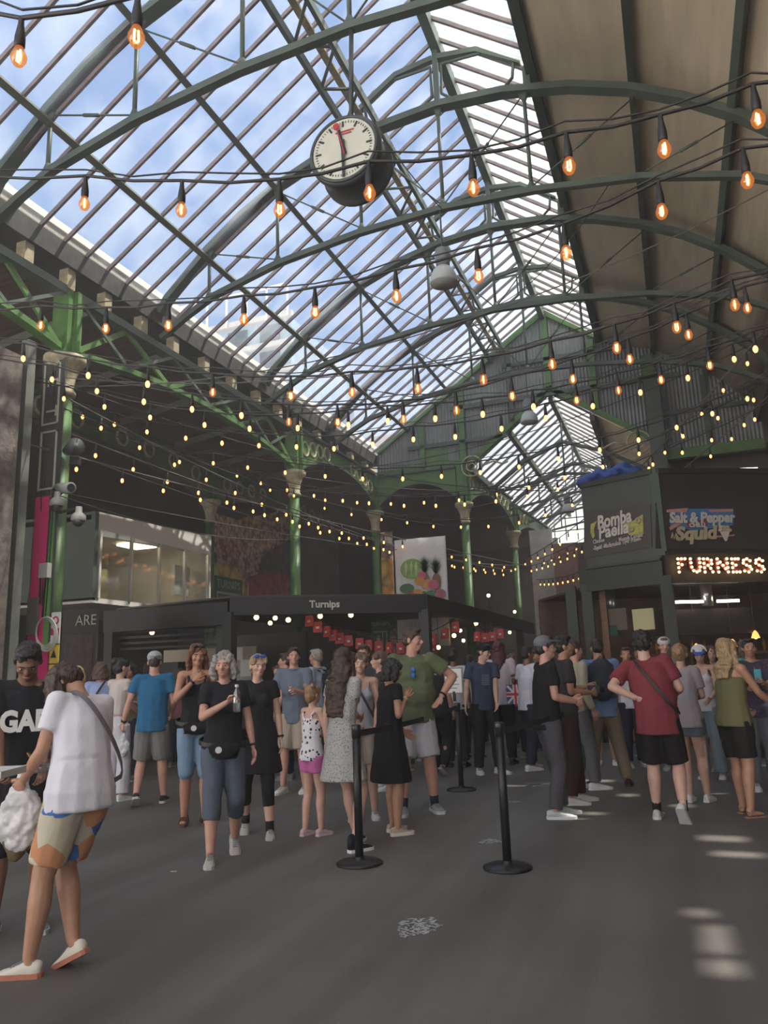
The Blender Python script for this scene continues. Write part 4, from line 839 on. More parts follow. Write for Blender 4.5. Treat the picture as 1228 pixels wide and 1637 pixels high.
ROWS=[('nearest overhead string, at the top left corner',(2.25,2.25),[(30,90),(218,58)],(-40,44),(420,-40)),
 ('overhead string crossing in front of the station clock',(3.6,3.9),[(135,325),(290,335),(447,335),(591,308),(757,300),(910,265),(1062,238),(1212,190)],(-30,310),(1300,150)),
 ('overhead string passing just under the clock and lamp',(5.3,4.4),[(65,520),(169,525),(269,520),(390,510),(504,499),(634,473),(765,441),(905,404),(1058,338),(1195,288)],(-40,515),(1300,250)),
 ('overhead string fourth from the camera, above the left column capital',(6.6,6.0),[(37,574),(141,601),(236,615),(340,627),(465,633),(563,627),(668,621),(773,607),(883,582),(986,556),(1082,523),(1175,487)],(-40,560),(1300,440)),
 ('overhead string fifth from the camera, across the gable foot',(7.6,7.0),[(83,607),(155,626),(230,643),(307,655),(386,665),(462,674),(540,675),(645,670),(730,656),(819,633),(916,606),(1007,574),(1101,535),(1195,492)],(-20,585),(1300,450)),
 ('overhead string sixth from the camera, across the gable foot',(8.6,8.2),[(102,638),(167,651),(240,668),(327,680),(399,686),(476,685),(557,680),(620,674),(696,670),(772,663),(853,651),(922,640),(989,624),(1057,607),(1135,584),(1208,559)],(0,610),(1300,520)),
 ('overhead string seventh from the camera, below the gable',(10.2,9.6),[(132,667),(183,679),(235,691),(297,701),(355,709),(414,713),(474,715),(534,718),(596,711),(661,703),(728,699),(802,686),(873,669),(948,650),(1024,628),(1100,605),(1174,575)],(100,655),(1300,530)),
 ('overhead string before the girder rings, level with the scrolls',(12.2,11.6),[(287,739),(341,741),(396,748),(456,756),(520,762),(580,766),(644,766),(706,762),(768,756),(830,747),(893,734),(959,720),(1021,704),(1082,684),(1139,662),(1195,638)],(120,690),(1300,590)),
 ('overhead string before the banner columns, upper one',(15,14.2),[(379,761),(417,773),(459,784),(502,793),(548,801),(590,805),(646,809),(697,809),(743,807),(793,802),(846,780),(903,764),(964,747),(1022,726),(1092,698),(1148,669),(1205,640)],(240,720),(1300,600)),
 ('overhead string before the banner columns, lower one',(17,15.5),[(432,784),(470,793),(520,800),(571,804),(625,806),(678,804),(734,800),(794,791),(843,794),(892,783),(943,774),(993,761),(1044,743),(1091,724),(1138,704),(1190,680)],(330,750),(1300,620)),
 ('overhead string farthest back over the white banner',(20,17.5),[(473,800),(519,813),(562,823),(610,831),(651,836),(693,842),(737,843),(781,842),(830,836),(872,824),(915,808),(960,790)],(400,770),(1010,765))]
for name,(Ya,Yb_),bs,e0,e1 in ROWS:
    pts=[]; n=len(bs)
    for k,(px,py) in enumerate(bs):
        Y=Ya+(Yb_-Ya)*k/max(1,n-1); p=onY(px,py,Y)+V((0,0,.205)); pts.append(p); place_bulb(p,'amber filament bulb on the '+name,'bulbs on the '+name)
    a=onY(e0[0],e0[1],Ya); b=onY(e1[0],e1[1],Yb_)
    full=[a+V((0,0,.14))]+pts+[b+V((0,0,.14))]
    cp=[]
    for p,q in zip(full,full[1:]):
        for s in (0,.5): cp.append(p.lerp(q,s)-V((0,0,.02 if s else 0)))
    cp.append(full[-1])
    o=MB().tube(cp,.011,6).build('string_light_cable',CABLE,None,True); tag(o,'black cable of the '+name,'cable')
    o=MB().tube([p+V((0,0,.05+.02*sin(i*1.7))) for i,p in enumerate(cp)],.004,4).build('support_wire',CABLE,None); tag(o,'thin steel wire above the '+name,'wire')
def cat(p0,p1,sag,n=18): p0=V(p0);p1=V(p1); return [p0.lerp(p1,i/n)-V((0,0,sag*4*(i/n)*(1-i/n))) for i in range(n+1)]
LONG=[('long string from the near column to the far columns, lowest',(-8.75,9.0,5.35),(-5.3,27.5,4.9),.35,.78),
 ('long string from the near column to the far columns, middle',(-8.7,9.0,5.9),(-5.2,28.5,5.2),.75,.82),
 ('long string from the left wall past the fruit mural',(-8.9,8.6,5.0),(-4.6,26.5,4.9),.1,.85),
 ('long string from the upper right down to the far column',(2.6,11,6.9),(-5.0,27.5,5.2),.6,.8),
 ('long string from the right edge low over the kiosk corner',(3.0,13.5,6.6),(-4.6,29,5.4),.5,.85),
 ('long string across the farther hall toward the kiosk top',(.6,18,5.6),(-5.2,30,5.3),.35,.7),
 ('long string behind the kiosk toward the farther hall',(-.6,19.5,4.3),(-5.0,31,4.9),.25,.7)]
for name,a,b,sag,stp in LONG:
    L=(V(b)-V(a)).length; n=int(L/stp); P=cat(a,b,sag,n)
    for p in P[1:-1]: place_bulb(p,'amber filament bulb on the '+name,'bulbs on the '+name)
    o=MB().tube(P,.014,5).build('string_light_cable',CABLEL); tag(o,'pale lit cable of the '+name,'cable')
for k,(a,b,sag,lab) in enumerate([((-8.7,9.1,5.0),(-8.75,17.2,5.0),.0,'bare cable from near column to the stall column, upper'),((-8.6,9.0,4.25),(-8.7,17.1,4.8),.25,'pale bare cable sloping down toward the stall column'),((-8.6,9.0,4.3),(-5.9,23,4.9),.15,'pale bare cable running low toward the banner column'),
  ((-8.8,9,6.2),(2.9,11.5,7.1),.8,'bare cable crossing the hall above the sixth string'),((-8.8,17.3,6.6),(2.9,14,7.2),.7,'bare cable crossing the hall from the stall column'),((-8.8,17.3,6.5),(-.1,23,6.9),.5,'bare cable from the stall column to the pier'),
  ((-8.7,9.0,5.7),(-5.8,23,5.8),.4,'pair of cables looping to the banner column'),((-5.8,23.1,6.4),(2.8,15,7.0),.5,'bare cable from the banner column to the right'),((-8.7,9.2,6.1),(-.1,22.8,6.6),.9,'bare cable drooping over the stall to the pier'),((-2.95,11.45,9.1),(-3.3,7.4,9.15),.25,'thin wire between the roof trusses behind the clock'),((-.2,11.45,8.9),(-2.9,15.5,9.2),.3,'pale wire looping under the third roof truss'),
  ((-8.7,8.9,6.0),(2.8,9.8,7.6),.9,'bare cable crossing just behind the fifth string')]):
    o=MB().tube(cat(a,b,sag,16),.009,5).build('bare_cable',CABLEL if k%2 or k<3 else CABLE); tag(o,lab,'cable')
# ================================================================== GROUND MARKS, BARRIER POSTS
PAINT=bpy.data.materials.new('worn_white_paint'); PAINT.use_nodes=True; t_=PAINT.node_tree; b=t_.nodes['Principled BSDF']; b.inputs['Base Color'].default_value=(.42,.42,.41,1); b.inputs['Roughness'].default_value=.7
tc=N(t_,'ShaderNodeTexCoord'); n_=N(t_,'ShaderNodeTexNoise'); n_.inputs['Scale'].default_value=38; n_.inputs['Detail'].default_value=5; t_.links.new(tc.outputs['Object'],n_.inputs[0]); r=ramp(t_,n_.outputs[0],[(.46,(0,0,0)),(.54,(1,1,1))]); t_.links.new(r.outputs[0],b.inputs['Alpha'])
def blob(c,rx,ry,lab,nm='paint_mark'):
    c=V(c); m=MB(); n=22; P=[]
    for i in range(n):
        a=2*pi*i/n; k=.75+.35*random.random(); P.append(V((c.x+rx*k*cos(a),c.y+ry*k*sin(a),.002)))
    o=m.prism(P,(0,0,.002)).build(nm,PAINT); tag(o,lab,'paint mark')
g=onZ(670,1482); blob(g,.13,.19,'large worn white paint splash on the asphalt foreground'); g=onZ(785,1346); blob(g,.1,.1,'small worn paint mark left of the nearest barrier post')
g=onZ(820,1282); blob(g,.1,.06,'faint paint mark behind the nearest barrier post')
o=MB().bx((0,0,0),(.05,.012,.004)).build('litter_stick',mat('pale_litter',(.55,.53,.30),.6)); g=onZ(272,1394); o.location=(g.x,g.y,.001); o.rotation_euler=(0,0,.3); tag(o,'tiny pale stick lying on the asphalt at left','litter')
BPM=mat('barrier_black',(.012,.012,.013),.38)
def post(px,py,lab,h=1.03):
    g=onZ(px,py); t=thing('barrier_post',lab,'barrier post',(g.x,g.y,0),0,'queue barrier posts')
    MB().lathe(g,[(.18,0),(.18,.012),(.16,.022),(.045,.03),(.034,.05),(.034,.055)],32).build('base',BPM,t,True)
    MB().cone(g+V((0,0,.03)),g+V((0,0,h-.02)),.032,.032,n=20).build('pole',BPM,t,True)
    MB().lathe(g+V((0,0,h-.1)),[(.037,0),(.037,.09),(.033,.1)],20).build('belt_head',mat('barrier_head',(.02,.02,.022),.3),t,True)
    return g
G1=post(575,1381,'black queue barrier post beside the high-top trainers'); G2=post(812,1388,'black queue barrier post nearest the camera, right of centre'); G3=post(738,1263,'black queue barrier post with a notice frame, farther back')
def belt(a,b,z0,z1,lab):
    a=V((a.x,a.y,z0)); b=V((b.x,b.y,z1)); m=MB(); P=cat(a,b,.03,8); m.tube(P,.03,4,flat=(.002,.024)); o=m.build('barrier_belt',mat('belt_web',(.016,.015,.016),.7)); tag(o,lab,'barrier belt')
belt(G1,G3,.96,.98,'black belt from the high-top trainer post to the notice post'); belt(G2,V((-1.1,11.2,0)),.96,.96,'black belt running back from the nearest barrier post'); 
t=thing('framed_notice','white notice in a frame clipped on the farther barrier post','notice',(G3.x,G3.y,1.08)); c=G3+V((-.02,-.03,1.25))
MB().box(c+V((0,0,-.14)),(.03,.03,.12)).build('clip',BPM,t); MB().box(c+V((0,0,.05)),(.24,.02,.32)).build('frame',mat('frame_grey',(.2,.2,.2),.5),t); MB().box(c+V((0,-.012,.05)),(.21,.004,.29)).build('paper',WHITE,t)
m=MB()
for k in range(5): m.box(c+V((0,-.016,.14-.045*k)),(.09+.05*(k%2),.002,.010))
m.build('print_lines',mat('print_grey',(.2,.2,.22),.6),t)
# ================================================================== PEOPLE
def skin(n,c): return mat('skin_'+n,c,.5,0,.12,14,.08,80)
SK={'fair':skin('fair',(.60,.36,.27)),'pink':skin('pink',(.58,.31,.23)),'tan':skin('tan',(.46,.24,.15)),'olive':skin('olive',(.42,.25,.16)),'brown':skin('brown',(.23,.115,.07)),'dark':skin('dark',(.12,.06,.04))}
def hairm(n,c): return mat('hair_'+n,c,.45,0,.4,26,.8,55,(2.5,2.5,.35))
HR={'black':hairm('black',(.018,.014,.013)),'brown':hairm('brown',(.060,.032,.020)),'midbrown':hairm('midbrown',(.13,.075,.045)),'blond':hairm('blond',(.40,.27,.14)),'grey':hairm('grey',(.33,.31,.28)),'auburn':hairm('auburn',(.20,.075,.035)),'darkred':hairm('darkred',(.09,.02,.02)),'strawblond':hairm('strawblond',(.34,.20,.10))}
def fab(n,c,noise=.1): return mat('cloth_'+n,c,.85,0,noise,5,.35,24,(1,1,.6),spec=.2)
EYEW=mat('eye_white',(.7,.68,.65),.25); EYED=mat('eye_iris',(.05,.03,.02),.2); LIP=mat('lips',(.38,.13,.11),.4); BROW=mat('brow',(.06,.035,.02),.7)
def dots():
    m=bpy.data.materials.new('cloth_polka'); m.use_nodes=True; t=m.node_tree; b=t.nodes['Principled BSDF']; b.inputs['Roughness'].default_value=.85
    tc=N(t,'ShaderNodeTexCoord'); v=N(t,'ShaderNodeTexVoronoi'); v.inputs['Scale'].default_value=26; v.inputs['Randomness'].default_value=.75; t.links.new(tc.outputs['Object'],v.inputs[0]); r=ramp(t,v.outputs['Distance'],[(.30,(.02,.02,.03)),(.34,(.75,.73,.76))]); t.links.new(r.outputs[0],b.inputs['Base Color']); MATS['cloth_polka']=m; return m
def tinyprint(name,c1,c2,sc):
    m=bpy.data.materials.new(name); m.use_nodes=True; t=m.node_tree; b=t.nodes['Principled BSDF']; b.inputs['Roughness'].default_value=.85
    tc=N(t,'ShaderNodeTexCoord'); v=N(t,'ShaderNodeTexVoronoi'); v.inputs['Scale'].default_value=sc; t.links.new(tc.outputs['Object'],v.inputs[0]); r=ramp(t,v.outputs['Distance'],[(.25,c1),(.35,c2)]); t.links.new(r.outputs[0],b.inputs['Base Color']); MATS[name]=m; return m
def patchy():
    m=bpy.data.materials.new('cloth_abstract_print'); m.use_nodes=True; t=m.node_tree; b=t.nodes['Principled BSDF']; b.inputs['Roughness'].default_value=.85
    tc=N(t,'ShaderNodeTexCoord'); v=N(t,'ShaderNodeTexVoronoi'); v.inputs['Scale'].default_value=7.5; t.links.new(tc.outputs['Object'],v.inputs[0]); sp=N(t,'ShaderNodeSeparateColor'); t.links.new(v.outputs['Color'],sp.inputs[0])
    r=ramp(t,sp.outputs[0],[(0,(.50,.44,.32)),(.34,(.55,.50,.38)),(.50,(.55,.25,.12)),(.70,(.45,.44,.36)),(.86,(.06,.16,.42)),(.93,(.50,.40,.18))],'CONSTANT'); t.links.new(r.outputs[0],b.inputs['Base Color']); MATS['cloth_abstract_print']=m; return m
DOT=dots(); PRT=tinyprint('cloth_tiny_grey_print',(.12,.12,.12),(.42,.41,.39),70); ABS=patchy()
# ---- shoes (local: ankle over origin, toe toward +y)
SHC={}
def shoe_mesh(style):
    if style in SHC: return SHC[style]
    prof=[(-.078,.022,.075),(-.06,.034,.085),(-.02,.038,.088),(.03,.040,.078),(.08,.046,.056),(.12,.048,.045),(.16,.042,.036),(.185,.026,.026)]
    if style in('hightop',): prof=[(-.078,.024,.14),(-.06,.034,.15),(-.02,.036,.15),(.03,.038,.11),(.08,.044,.062),(.12,.047,.048),(.16,.042,.040),(.185,.028,.028)]
    if style in('sandal','bare'): prof=[(-.07,.020,.05),(-.05,.028,.06),(-.01,.030,.075),(.04,.036,.058),(.09,.042,.038),(.13,.043,.028),(.16,.036,.022),(.175,.022,.015)]
    up=MB(); n=12; vs=[];fs=[]
    st=.024 if style not in('sandal','bare') else .022
    for (y,w,h) in prof:
        for i in range(n):
            a=2*pi*i/n; ca=cos(a); sa=sin(a)
            z=st+(h-st)*(sa if sa>0 else 0)**.9*1.0 if sa>0 else st-.004
            vs.append(V((w*(abs(ca)**.6)*(1 if ca>0 else -1),y,z)))
    k=len(prof)
    for j in range(k-1):
        for i in range(n): fs.append((j*n+i,j*n+(i+1)%n,(j+1)*n+(i+1)%n,(j+1)*n+i))
    fs+=[tuple(range(n-1,-1,-1)),tuple(range((k-1)*n,k*n))]; up.add(vs,fs)
    um=up.mesh('shoe_upper',True)
    out=[(-.085,.018),(-.07,.036),(-.03,.041),(.03,.043),(.09,.051),(.13,.052),(.17,.044),(.195,.022)]
    th=.034 if style=='platform' else .026
    if style=='bare': th=.012
    P=[V((w,y,0)) for y,w in out]+[V((-w,y,0)) for y,w in out[::-1]]
    so=MB().prism(P,(0,0,th)).mesh('shoe_sole')
    la=MB()
    if style in('sandal',):
        for y,h in ((-.02,.085),(.05,.062),(.10,.045)): la.tube([(.042,y,.02),(.03,y,h),(0,y+.005,h+.008),(-.03,y,h),(-.042,y,.02)],.01,4,flat=(.012,.004),up=(0,1,0))
    elif style!='bare':
        for q in range(5):
            y=.025+.018*q; h=.083-.007*q+ (.035-.012*q if style=='hightop' else 0)*(1 if q<3 else 0); la.bar((-.022,y,h),(.022,y,h+.002),.006,.005,up=(0,0,1))
    lm=la.mesh('shoe_lace') if la.v else None
    SHC[style]=(um,so,lm); return SHC[style]
def limb_ik(a,t,l1,l2,pole):
    a=V(a);t=V(t); d=t-a; L=d.length
    if L>l1+l2-.003: t=a+d*((l1+l2-.003)/L); d=t-a; L=d.length
    u=d.normalized(); x=(l1*l1-l2*l2+L*L)/(2*L); h=sqrt(max(0,l1*l1-x*x)); p=V(pole); p=p-u*p.dot(u)
    if p.length<1e-4: p=V((0,1,0))
    return a+u*x+p.normalized()*h, t
NP=[0]
def person(label,pos,rel,H=1.7,sex='m',sk='fair',hair=('short','brown'),top=('tee',(.5,.5,.5)),bot=('trousers',(.1,.1,.1)),shoes=('sneaker',(.6,.6,.6),(.7,.7,.7)),lean=(3,0),head=(0,0,0),feet=None,hands=(None,None),elb=(None,None),fat=1.0,det=1,acc=(),handpose=('relax','relax'),twist=0,group=None,legless=False):
    if len(pos)==2: g=onZ(*pos)
    else: g=onY(pos[0],pos[1],pos[2]); g.z=0
    phi=atan2(-g.x,g.y); th=phi+RAD(rel)
    root=thing('person',label,'person',(g.x,g.y,0),th,group)
    k=H/1.75; fem=sex=='f'
    sw=(.150 if fem else .178)*(.9+.1*fat)+.0; ch=((.135,.100) if fem else (.158,.108)); wa=((.118,.088) if fem else (.142,.10)); hp=((.160,.112) if fem else (.152,.110))
    ch=tuple(c*fat for c in ch); wa=tuple(c*fat*(1.0+max(0,fat-1)*.6) for c in wa); hp=tuple(c*fat for c in hp)
    if feet is None: feet=((-.11,-.02,8,0),(.11,.03,-8,0))
    # ankles
    ank=[];ftr=[]
    for (fx,fy,yaw,pit) in feet:
        R=M4.Rotation(RAD(yaw),3,'Z'); 
        if pit: # heel raised about the ball
            P=M4.Rotation(RAD(-pit),3,'X'); b=V((0,.12,0)); a=b+P@(V((0,0,.085))-b); base=b+P@(V((0,0,0))-b); RR=R@P; o=V((fx,fy,0))+R@base; ank.append(V((fx,fy,0))+R@a)
        else: RR=R; o=V((fx,fy,0)); ank.append(o+V((0,0,.085)))
        ftr.append((o,RR))
    hj=.082 if fem else .078
    hz=.935
    for a,sx in zip(ank,(-1,1)):
        d2=(a.x-sx*hj)**2+(a.y)**2; hz=min(hz,a.z+sqrt(max(.04,.842**2-d2)))
    P0=V((0,0,hz+.02)); lf,ls=RAD(lean[0]),RAD(lean[1])
    RS=M4.Rotation(RAD(twist),3,'Z')@M4.Rotation(ls,3,'Y')@M4.Rotation(-lf,3,'X')
    up=RS@V((0,0,1)); sd=RS@V((1,0,0)); fw=RS@V((0,1,0))
    Wp=P0+V((0,0,.10))+up*.06; Ch=P0+V((0,0,.06))+up*.30; Nk=P0+V((0,0,.05))+up*.49
    shl=[Ch+up*.145+sd*(s*sw)-up*.0 for s in (-1,1)]
    hy,hpit,ht=[RAD(q) for q in head]
    RH=RS@M4.Rotation(hy,3,'Z')@M4.Rotation(-hpit,3,'X')@M4.Rotation(ht,3,'Y') if True else RS
    # head stays upright relative to world unless pitched
    RH=M4.Rotation(RAD(twist)+hy,3,'Z')@M4.Rotation(ht,3,'Y')@M4.Rotation(-hpit-lf*.4,3,'X')
    Hd=Nk+up*.06+RH@V((0,.012,.10))
    hipj=[P0+V((s*hj,0,-.02)) for s in (-1,1)]
    kn=[];an=[]
    for i in (0,1):
        yw=RAD(feet[i][2]); kp,ak=limb_ik(hipj[i],ank[i],.43,.415,(sin(-yw)*.6,1,0)); kn.append(kp); an.append(ak)
    el=[];wr=[]
    for i,s in ((0,-1),(1,1)):
        t=hands[i]; 
        if t is None: t=V(shl[i])+V((s*.07,.06,-.51)); 
        else: t=V(t)
        pl=elb[i] or (s*.35,-1,-.2)
        e,w=limb_ik(shl[i],t,.285,.25,pl); el.append(e); wr.append(w)
    Kx=lambda m: [q*k for q in m.v]
    b=MB(); f_=1+(fat-1)*.6
    if sk is None: sk='fair'
    B=lambda a,c,ra,rb,xd=sd: b.cone(a,c,ra,rb,xd)
    B(P0-V((0,0,.03)),Wp,(hp[0]*.93,hp[1]*.93),(wa[0],wa[1])); B(Wp,Ch,(wa[0],wa[1]),(ch[0]*.98,ch[1]*.95)); B(Ch,Ch+up*.13,(ch[0]*.98,ch[1]*.95),(ch[0]*.82,ch[1]*.7))
    b.ell(P0-V((0,0,.02)),(hp[0]*.95,hp[1]*1.0,.10)); B(Ch+up*.10,Nk+up*.0,(sw*.75,.07),(.062,.055))
    if fem: 
        for s in (-1,1): b.ell(Ch+fw*(ch[1]*.62)+sd*(s*.062)-up*.0,(.062*fat,.058*fat,.062*fat))
    elif fat>1.1: b.ell(Wp+fw*.03+up*.02,(wa[0]*1.0,wa[1]*1.05,.15))
    B(Nk-up*.03,Hd-RH@V((0,.01,.05)),(.052 if fem else .060,.055 if fem else .062),(.047 if fem else .055,.052))
    for i,s in ((0,-1),(1,1)):
        b.cone(Nk-up*.02,shl[i],(.045,.05),(.05,.052)); b.ell(shl[i],.054*f_ if not fem else .047*f_)
        ar=.046*f_ if not fem else .040*f_
        b.cone(shl[i],el[i],ar*1.08,ar*.82); b.ell(el[i],ar*.82,n=8,m=6); md=el[i].lerp(wr[i],.3); b.cone(el[i],md,ar*.82,ar*.88); b.cone(md,wr[i],ar*.88,ar*.54)
        b.cone(hipj[i]-V((0,0,-.02)),kn[i],(.088*f_,.092*f_),(.055*f_,.058*f_)); b.ell(kn[i],.056*f_,n=8,m=6)
        md=kn[i].lerp(an[i],.32)+(V((0,-.012,0))); b.cone(kn[i],md,.054*f_,.057*f_); b.cone(md,an[i],.057*f_,.035)
        o,RR=ftr[i]; ft_=shoes and shoes[0] in('sandal','bare'); b.cone(an[i],o+RR@V((0,-.03,.045)),.035,.034 if ft_ else .028); b.cone(o+RR@V((0,-.035,.045 if ft_ else .038)),o+RR@V((0,.13,.030)),(.030,.032) if ft_ else (.022,.018),(.034,.014) if ft_ else (.02,.008),RR@V((1,0,0)))
    # head
    RR=RH; E=lambda c,r: b.ell(Hd+RR@V(c),r,RR)
    E((0,-.012,.03),(.074,.092,.088)); E((0,.018,-.035),(.056,.066,.080)); E((0,.052,-.088),(.026,.026,.022)); E((0,.030,.0),(.066,.062,.06))
    b.cone(Hd+RR@V((0,.084,.012)),Hd+RR@V((0,.110,-.026)),.009,.0155); E((0,.092,-.032),(.019,.014,.011)); E((0,.076,.024),(.052,.019,.012)); E((-.030,.072,.013),(.018,.014,.006)); E((.030,.072,.013),(.018,.014,.006)); E((0,.078,-.070),(.030,.016,.018)); E((0,.080,-.060),(.024,.012,.012))
    for s in (-1,1): E((s*.077,-.008,-.005),(.010,.020,.032)); E((s*.038,.062,-.022),(.024,.022,.020))
    # palms
    hd=[]
    for i,s in ((0,-1),(1,1)):
        fd=(wr[i]-el[i]).normalized(); 
        nrm=V((-s,0.25,0)) if handpose[i] in('relax',) else V((-s*.4,.2,.8)) if handpose[i]=='tray' else V((-s*.8,.6,0))
        if handpose[i]=='chin': nrm=V((-s*.5,-.9,0))
        nrm=(nrm-fd*nrm.dot(fd)).normalized(); ac=fd.cross(nrm)*(1)
        c=wr[i]+fd*.045; R=M4((ac,nrm,fd)).transposed(); b.ell(c,(.040,.017,.052),R); hd.append((wr[i],fd,nrm,ac)); 
    b.v=Kx(b)
    body=fuse(b,.0085 if det>=2 else (.011 if det==1 else .014),2,name='body')
    # fingers, joined into the same mesh
    fg=MB(); n6=6
    for i,s in ((0,-1),(1,1)):
        w,fd,nr,ac=hd[i]; 
        curl={'relax':28,'grip':68,'tray':22,'open':10,'chin':55,'fist':80}[handpose[i]]
        for q in range(4):
            off=(q-1.5)*.0205; ln=(.072,.082,.078,.060)[q] if True else 0; base=w+fd*.075+ac*off; d=fd
            c1=RAD(curl*.5); c2=RAD(curl*1.25); c3=RAD(curl*1.9)
            p1=base+(d*cos(c1)+nr*sin(c1))*ln*.42; p2=p1+(d*cos(c2)+nr*sin(c2))*ln*.33; p3=p2+(d*cos(c3)+nr*sin(c3))*ln*.25
            fg.tube([base-fd*.02,base,p1,p2,p3],[.0095,.0092,.0085,.0078,.0055],n6)
        tsd=ac*(1 if (ac.dot(V((0,1,0)))>0) else -1); base=w+fd*.025+tsd*.028
        cc=RAD(curl*.5); d=(fd*.75+tsd*.62).normalized(); p1=base+d*.035; d2=(fd*.95+tsd*.2+nr*sin(cc)).normalized(); p2=p1+d2*.03; fg.tube([base-tsd*.01,base,p1,p2,p2+d2*.012],[.012,.0115,.0105,.009,.006],n6)
    fg.v=[q*k for q in fg.v]
    bm=bmesh.new(); bm.from_mesh(body); fm_=fg.mesh('f',True); bm.from_mesh(fm_); bm.to_mesh(body); bm.free(); bpy.data.meshes.remove(fm_)
    body.materials.clear(); body.materials.append(SK[sk]); body.polygons.foreach_set('use_smooth',[True]*len(body.polygons))
    def addm(me,nm,m):
        me.materials.clear(); me.materials.append(m); o=bpy.data.objects.new(nm,me); COL.objects.link(o); o.parent=root; return o
    addm(body,'body',SK[sk])
    vox=.012 if det>=1 else .016
    def fz(mb,nm,m,vx=None,sm=2,disp=0,ds=.12):
        mb.v=Kx(mb); return addm(fuse(mb,vx or vox,sm,disp,ds,nm),nm,m)
    def part(mb,nm,m,smooth=True):
        mb.v=Kx(mb); o=mb.build(nm,m,root,smooth,local=True); return o
    # ---------------- clothing
    tt=top[0]; tm=top[1] if isinstance(top[1],bpy.types.Material) else fab('%02d'%NP[0]+'_top',top[1])
    bt=bot[0]; bmx=bot[1] if isinstance(bot[1],bpy.types.Material) else fab('%02d'%NP[0]+'_lower',bot[1],.15)
    s=MB(); g_=.014 if fem else .02
    if tt!='none':
        hem={'tee':-.10,'tank':-.07,'crop':.10,'dress':-.12,'longtee':-.16,'shirt':-.12,'tucked':.04,'blouse':-.10}.get(tt,-.10)
        hz_=P0+V((0,0,hem)); wid=.0 if not fem else -.0
        wr_=(max(wa[0],ch[0]*.93 if not fem else wa[0]*1.05)+g_,max(wa[1],ch[1]*.95)+g_)
        if hem<0: s.cone(hz_,P0+V((0,0,.02)),(hp[0]+g_+.008,hp[1]+g_+.012),(hp[0]+g_+.004,hp[1]+g_+.006),sd)
        s.cone(P0+V((0,0,.0 if hem<0 else hem)),Wp,(hp[0]+g_+.002,hp[1]+g_+.004) if hem<.05 else wr_,wr_,sd)
        s.cone(Wp,Ch,wr_,(ch[0]+g_,ch[1]+g_),sd); s.ell(Wp,(wr_[0],wr_[1],.05))
        topz=.13 if tt!='tank' else .06
        s.cone(Ch,Ch+up*topz,(ch[0]+g_,ch[1]+g_),(ch[0]*.88+g_,ch[1]*.72+g_),sd); s.ell(Ch,(ch[0]+g_,ch[1]+g_,.06),M4((sd,fw,up)).transposed())
        if fem:
            for q in (-1,1): s.ell(Ch+fw*(ch[1]*.66)+sd*(q*.062),(.070*fat,.066*fat,.070*fat))
        elif fat>1.1: s.ell(Wp+fw*.03+up*.02,(wa[0]+g_+.01,wa[1]*1.05+g_+.01,.18))
        if tt!='tank':
            s.cone(Ch+up*.10,Nk-up*.01,(sw*.82+g_,.085),(.072,.066),sd)
            for i,q in ((0,-1),(1,1)):
                s.cone(Nk-up*.03,shl[i],(.052,.058),(.058,.06)); rr=(.058 if fem else .066)*f_; s.ell(shl[i],rr)
                fr={'tee':.62,'longtee':.70,'shirt':.68,'dress':.45,'blouse':.6,'tucked':.6,'crop':.3}.get(tt,.6); fl=1.18 if not fem else 1.1
                if tt=='long' or 'long' in acc:
                    s.cone(shl[i],el[i],rr*.95,rr*.86); s.ell(el[i],rr*.86,n=8,m=6); s.cone(el[i],el[i].lerp(wr[i],.93),rr*.86,rr*.66)
                else: s.cone(shl[i],shl[i].lerp(el[i],fr),rr*.95,rr*fl*.93)
        else:
            for q in (-1,1):
                c0=Ch+up*.05+sd*(q*.075)
                s.tube([c0+fw*(ch[1]*.9),Ch+up*.13+sd*(q*.085)+fw*.055,Ch+up*.168+sd*(q*.09),Ch+up*.12+sd*(q*.085)-fw*.075,c0-fw*(ch[1]*.85)],.017,6)
        if tt=='dress':
            s.cone(Wp-V((0,0,.02)),P0-V((0,0,.34 if 'midi' not in acc else .43)),wr_,(hp[0]+.075,hp[1]+.085),sd)
        nm={'tee':'t_shirt','tank':'tank_top','dress':'dress','shirt':'shirt','longtee':'t_shirt','tucked':'t_shirt','crop':'top','blouse':'blouse','long':'jacket'}.get(tt,'shirt')
        fz(s,nm,tm,disp=.022 if not fem else .014,ds=.13)
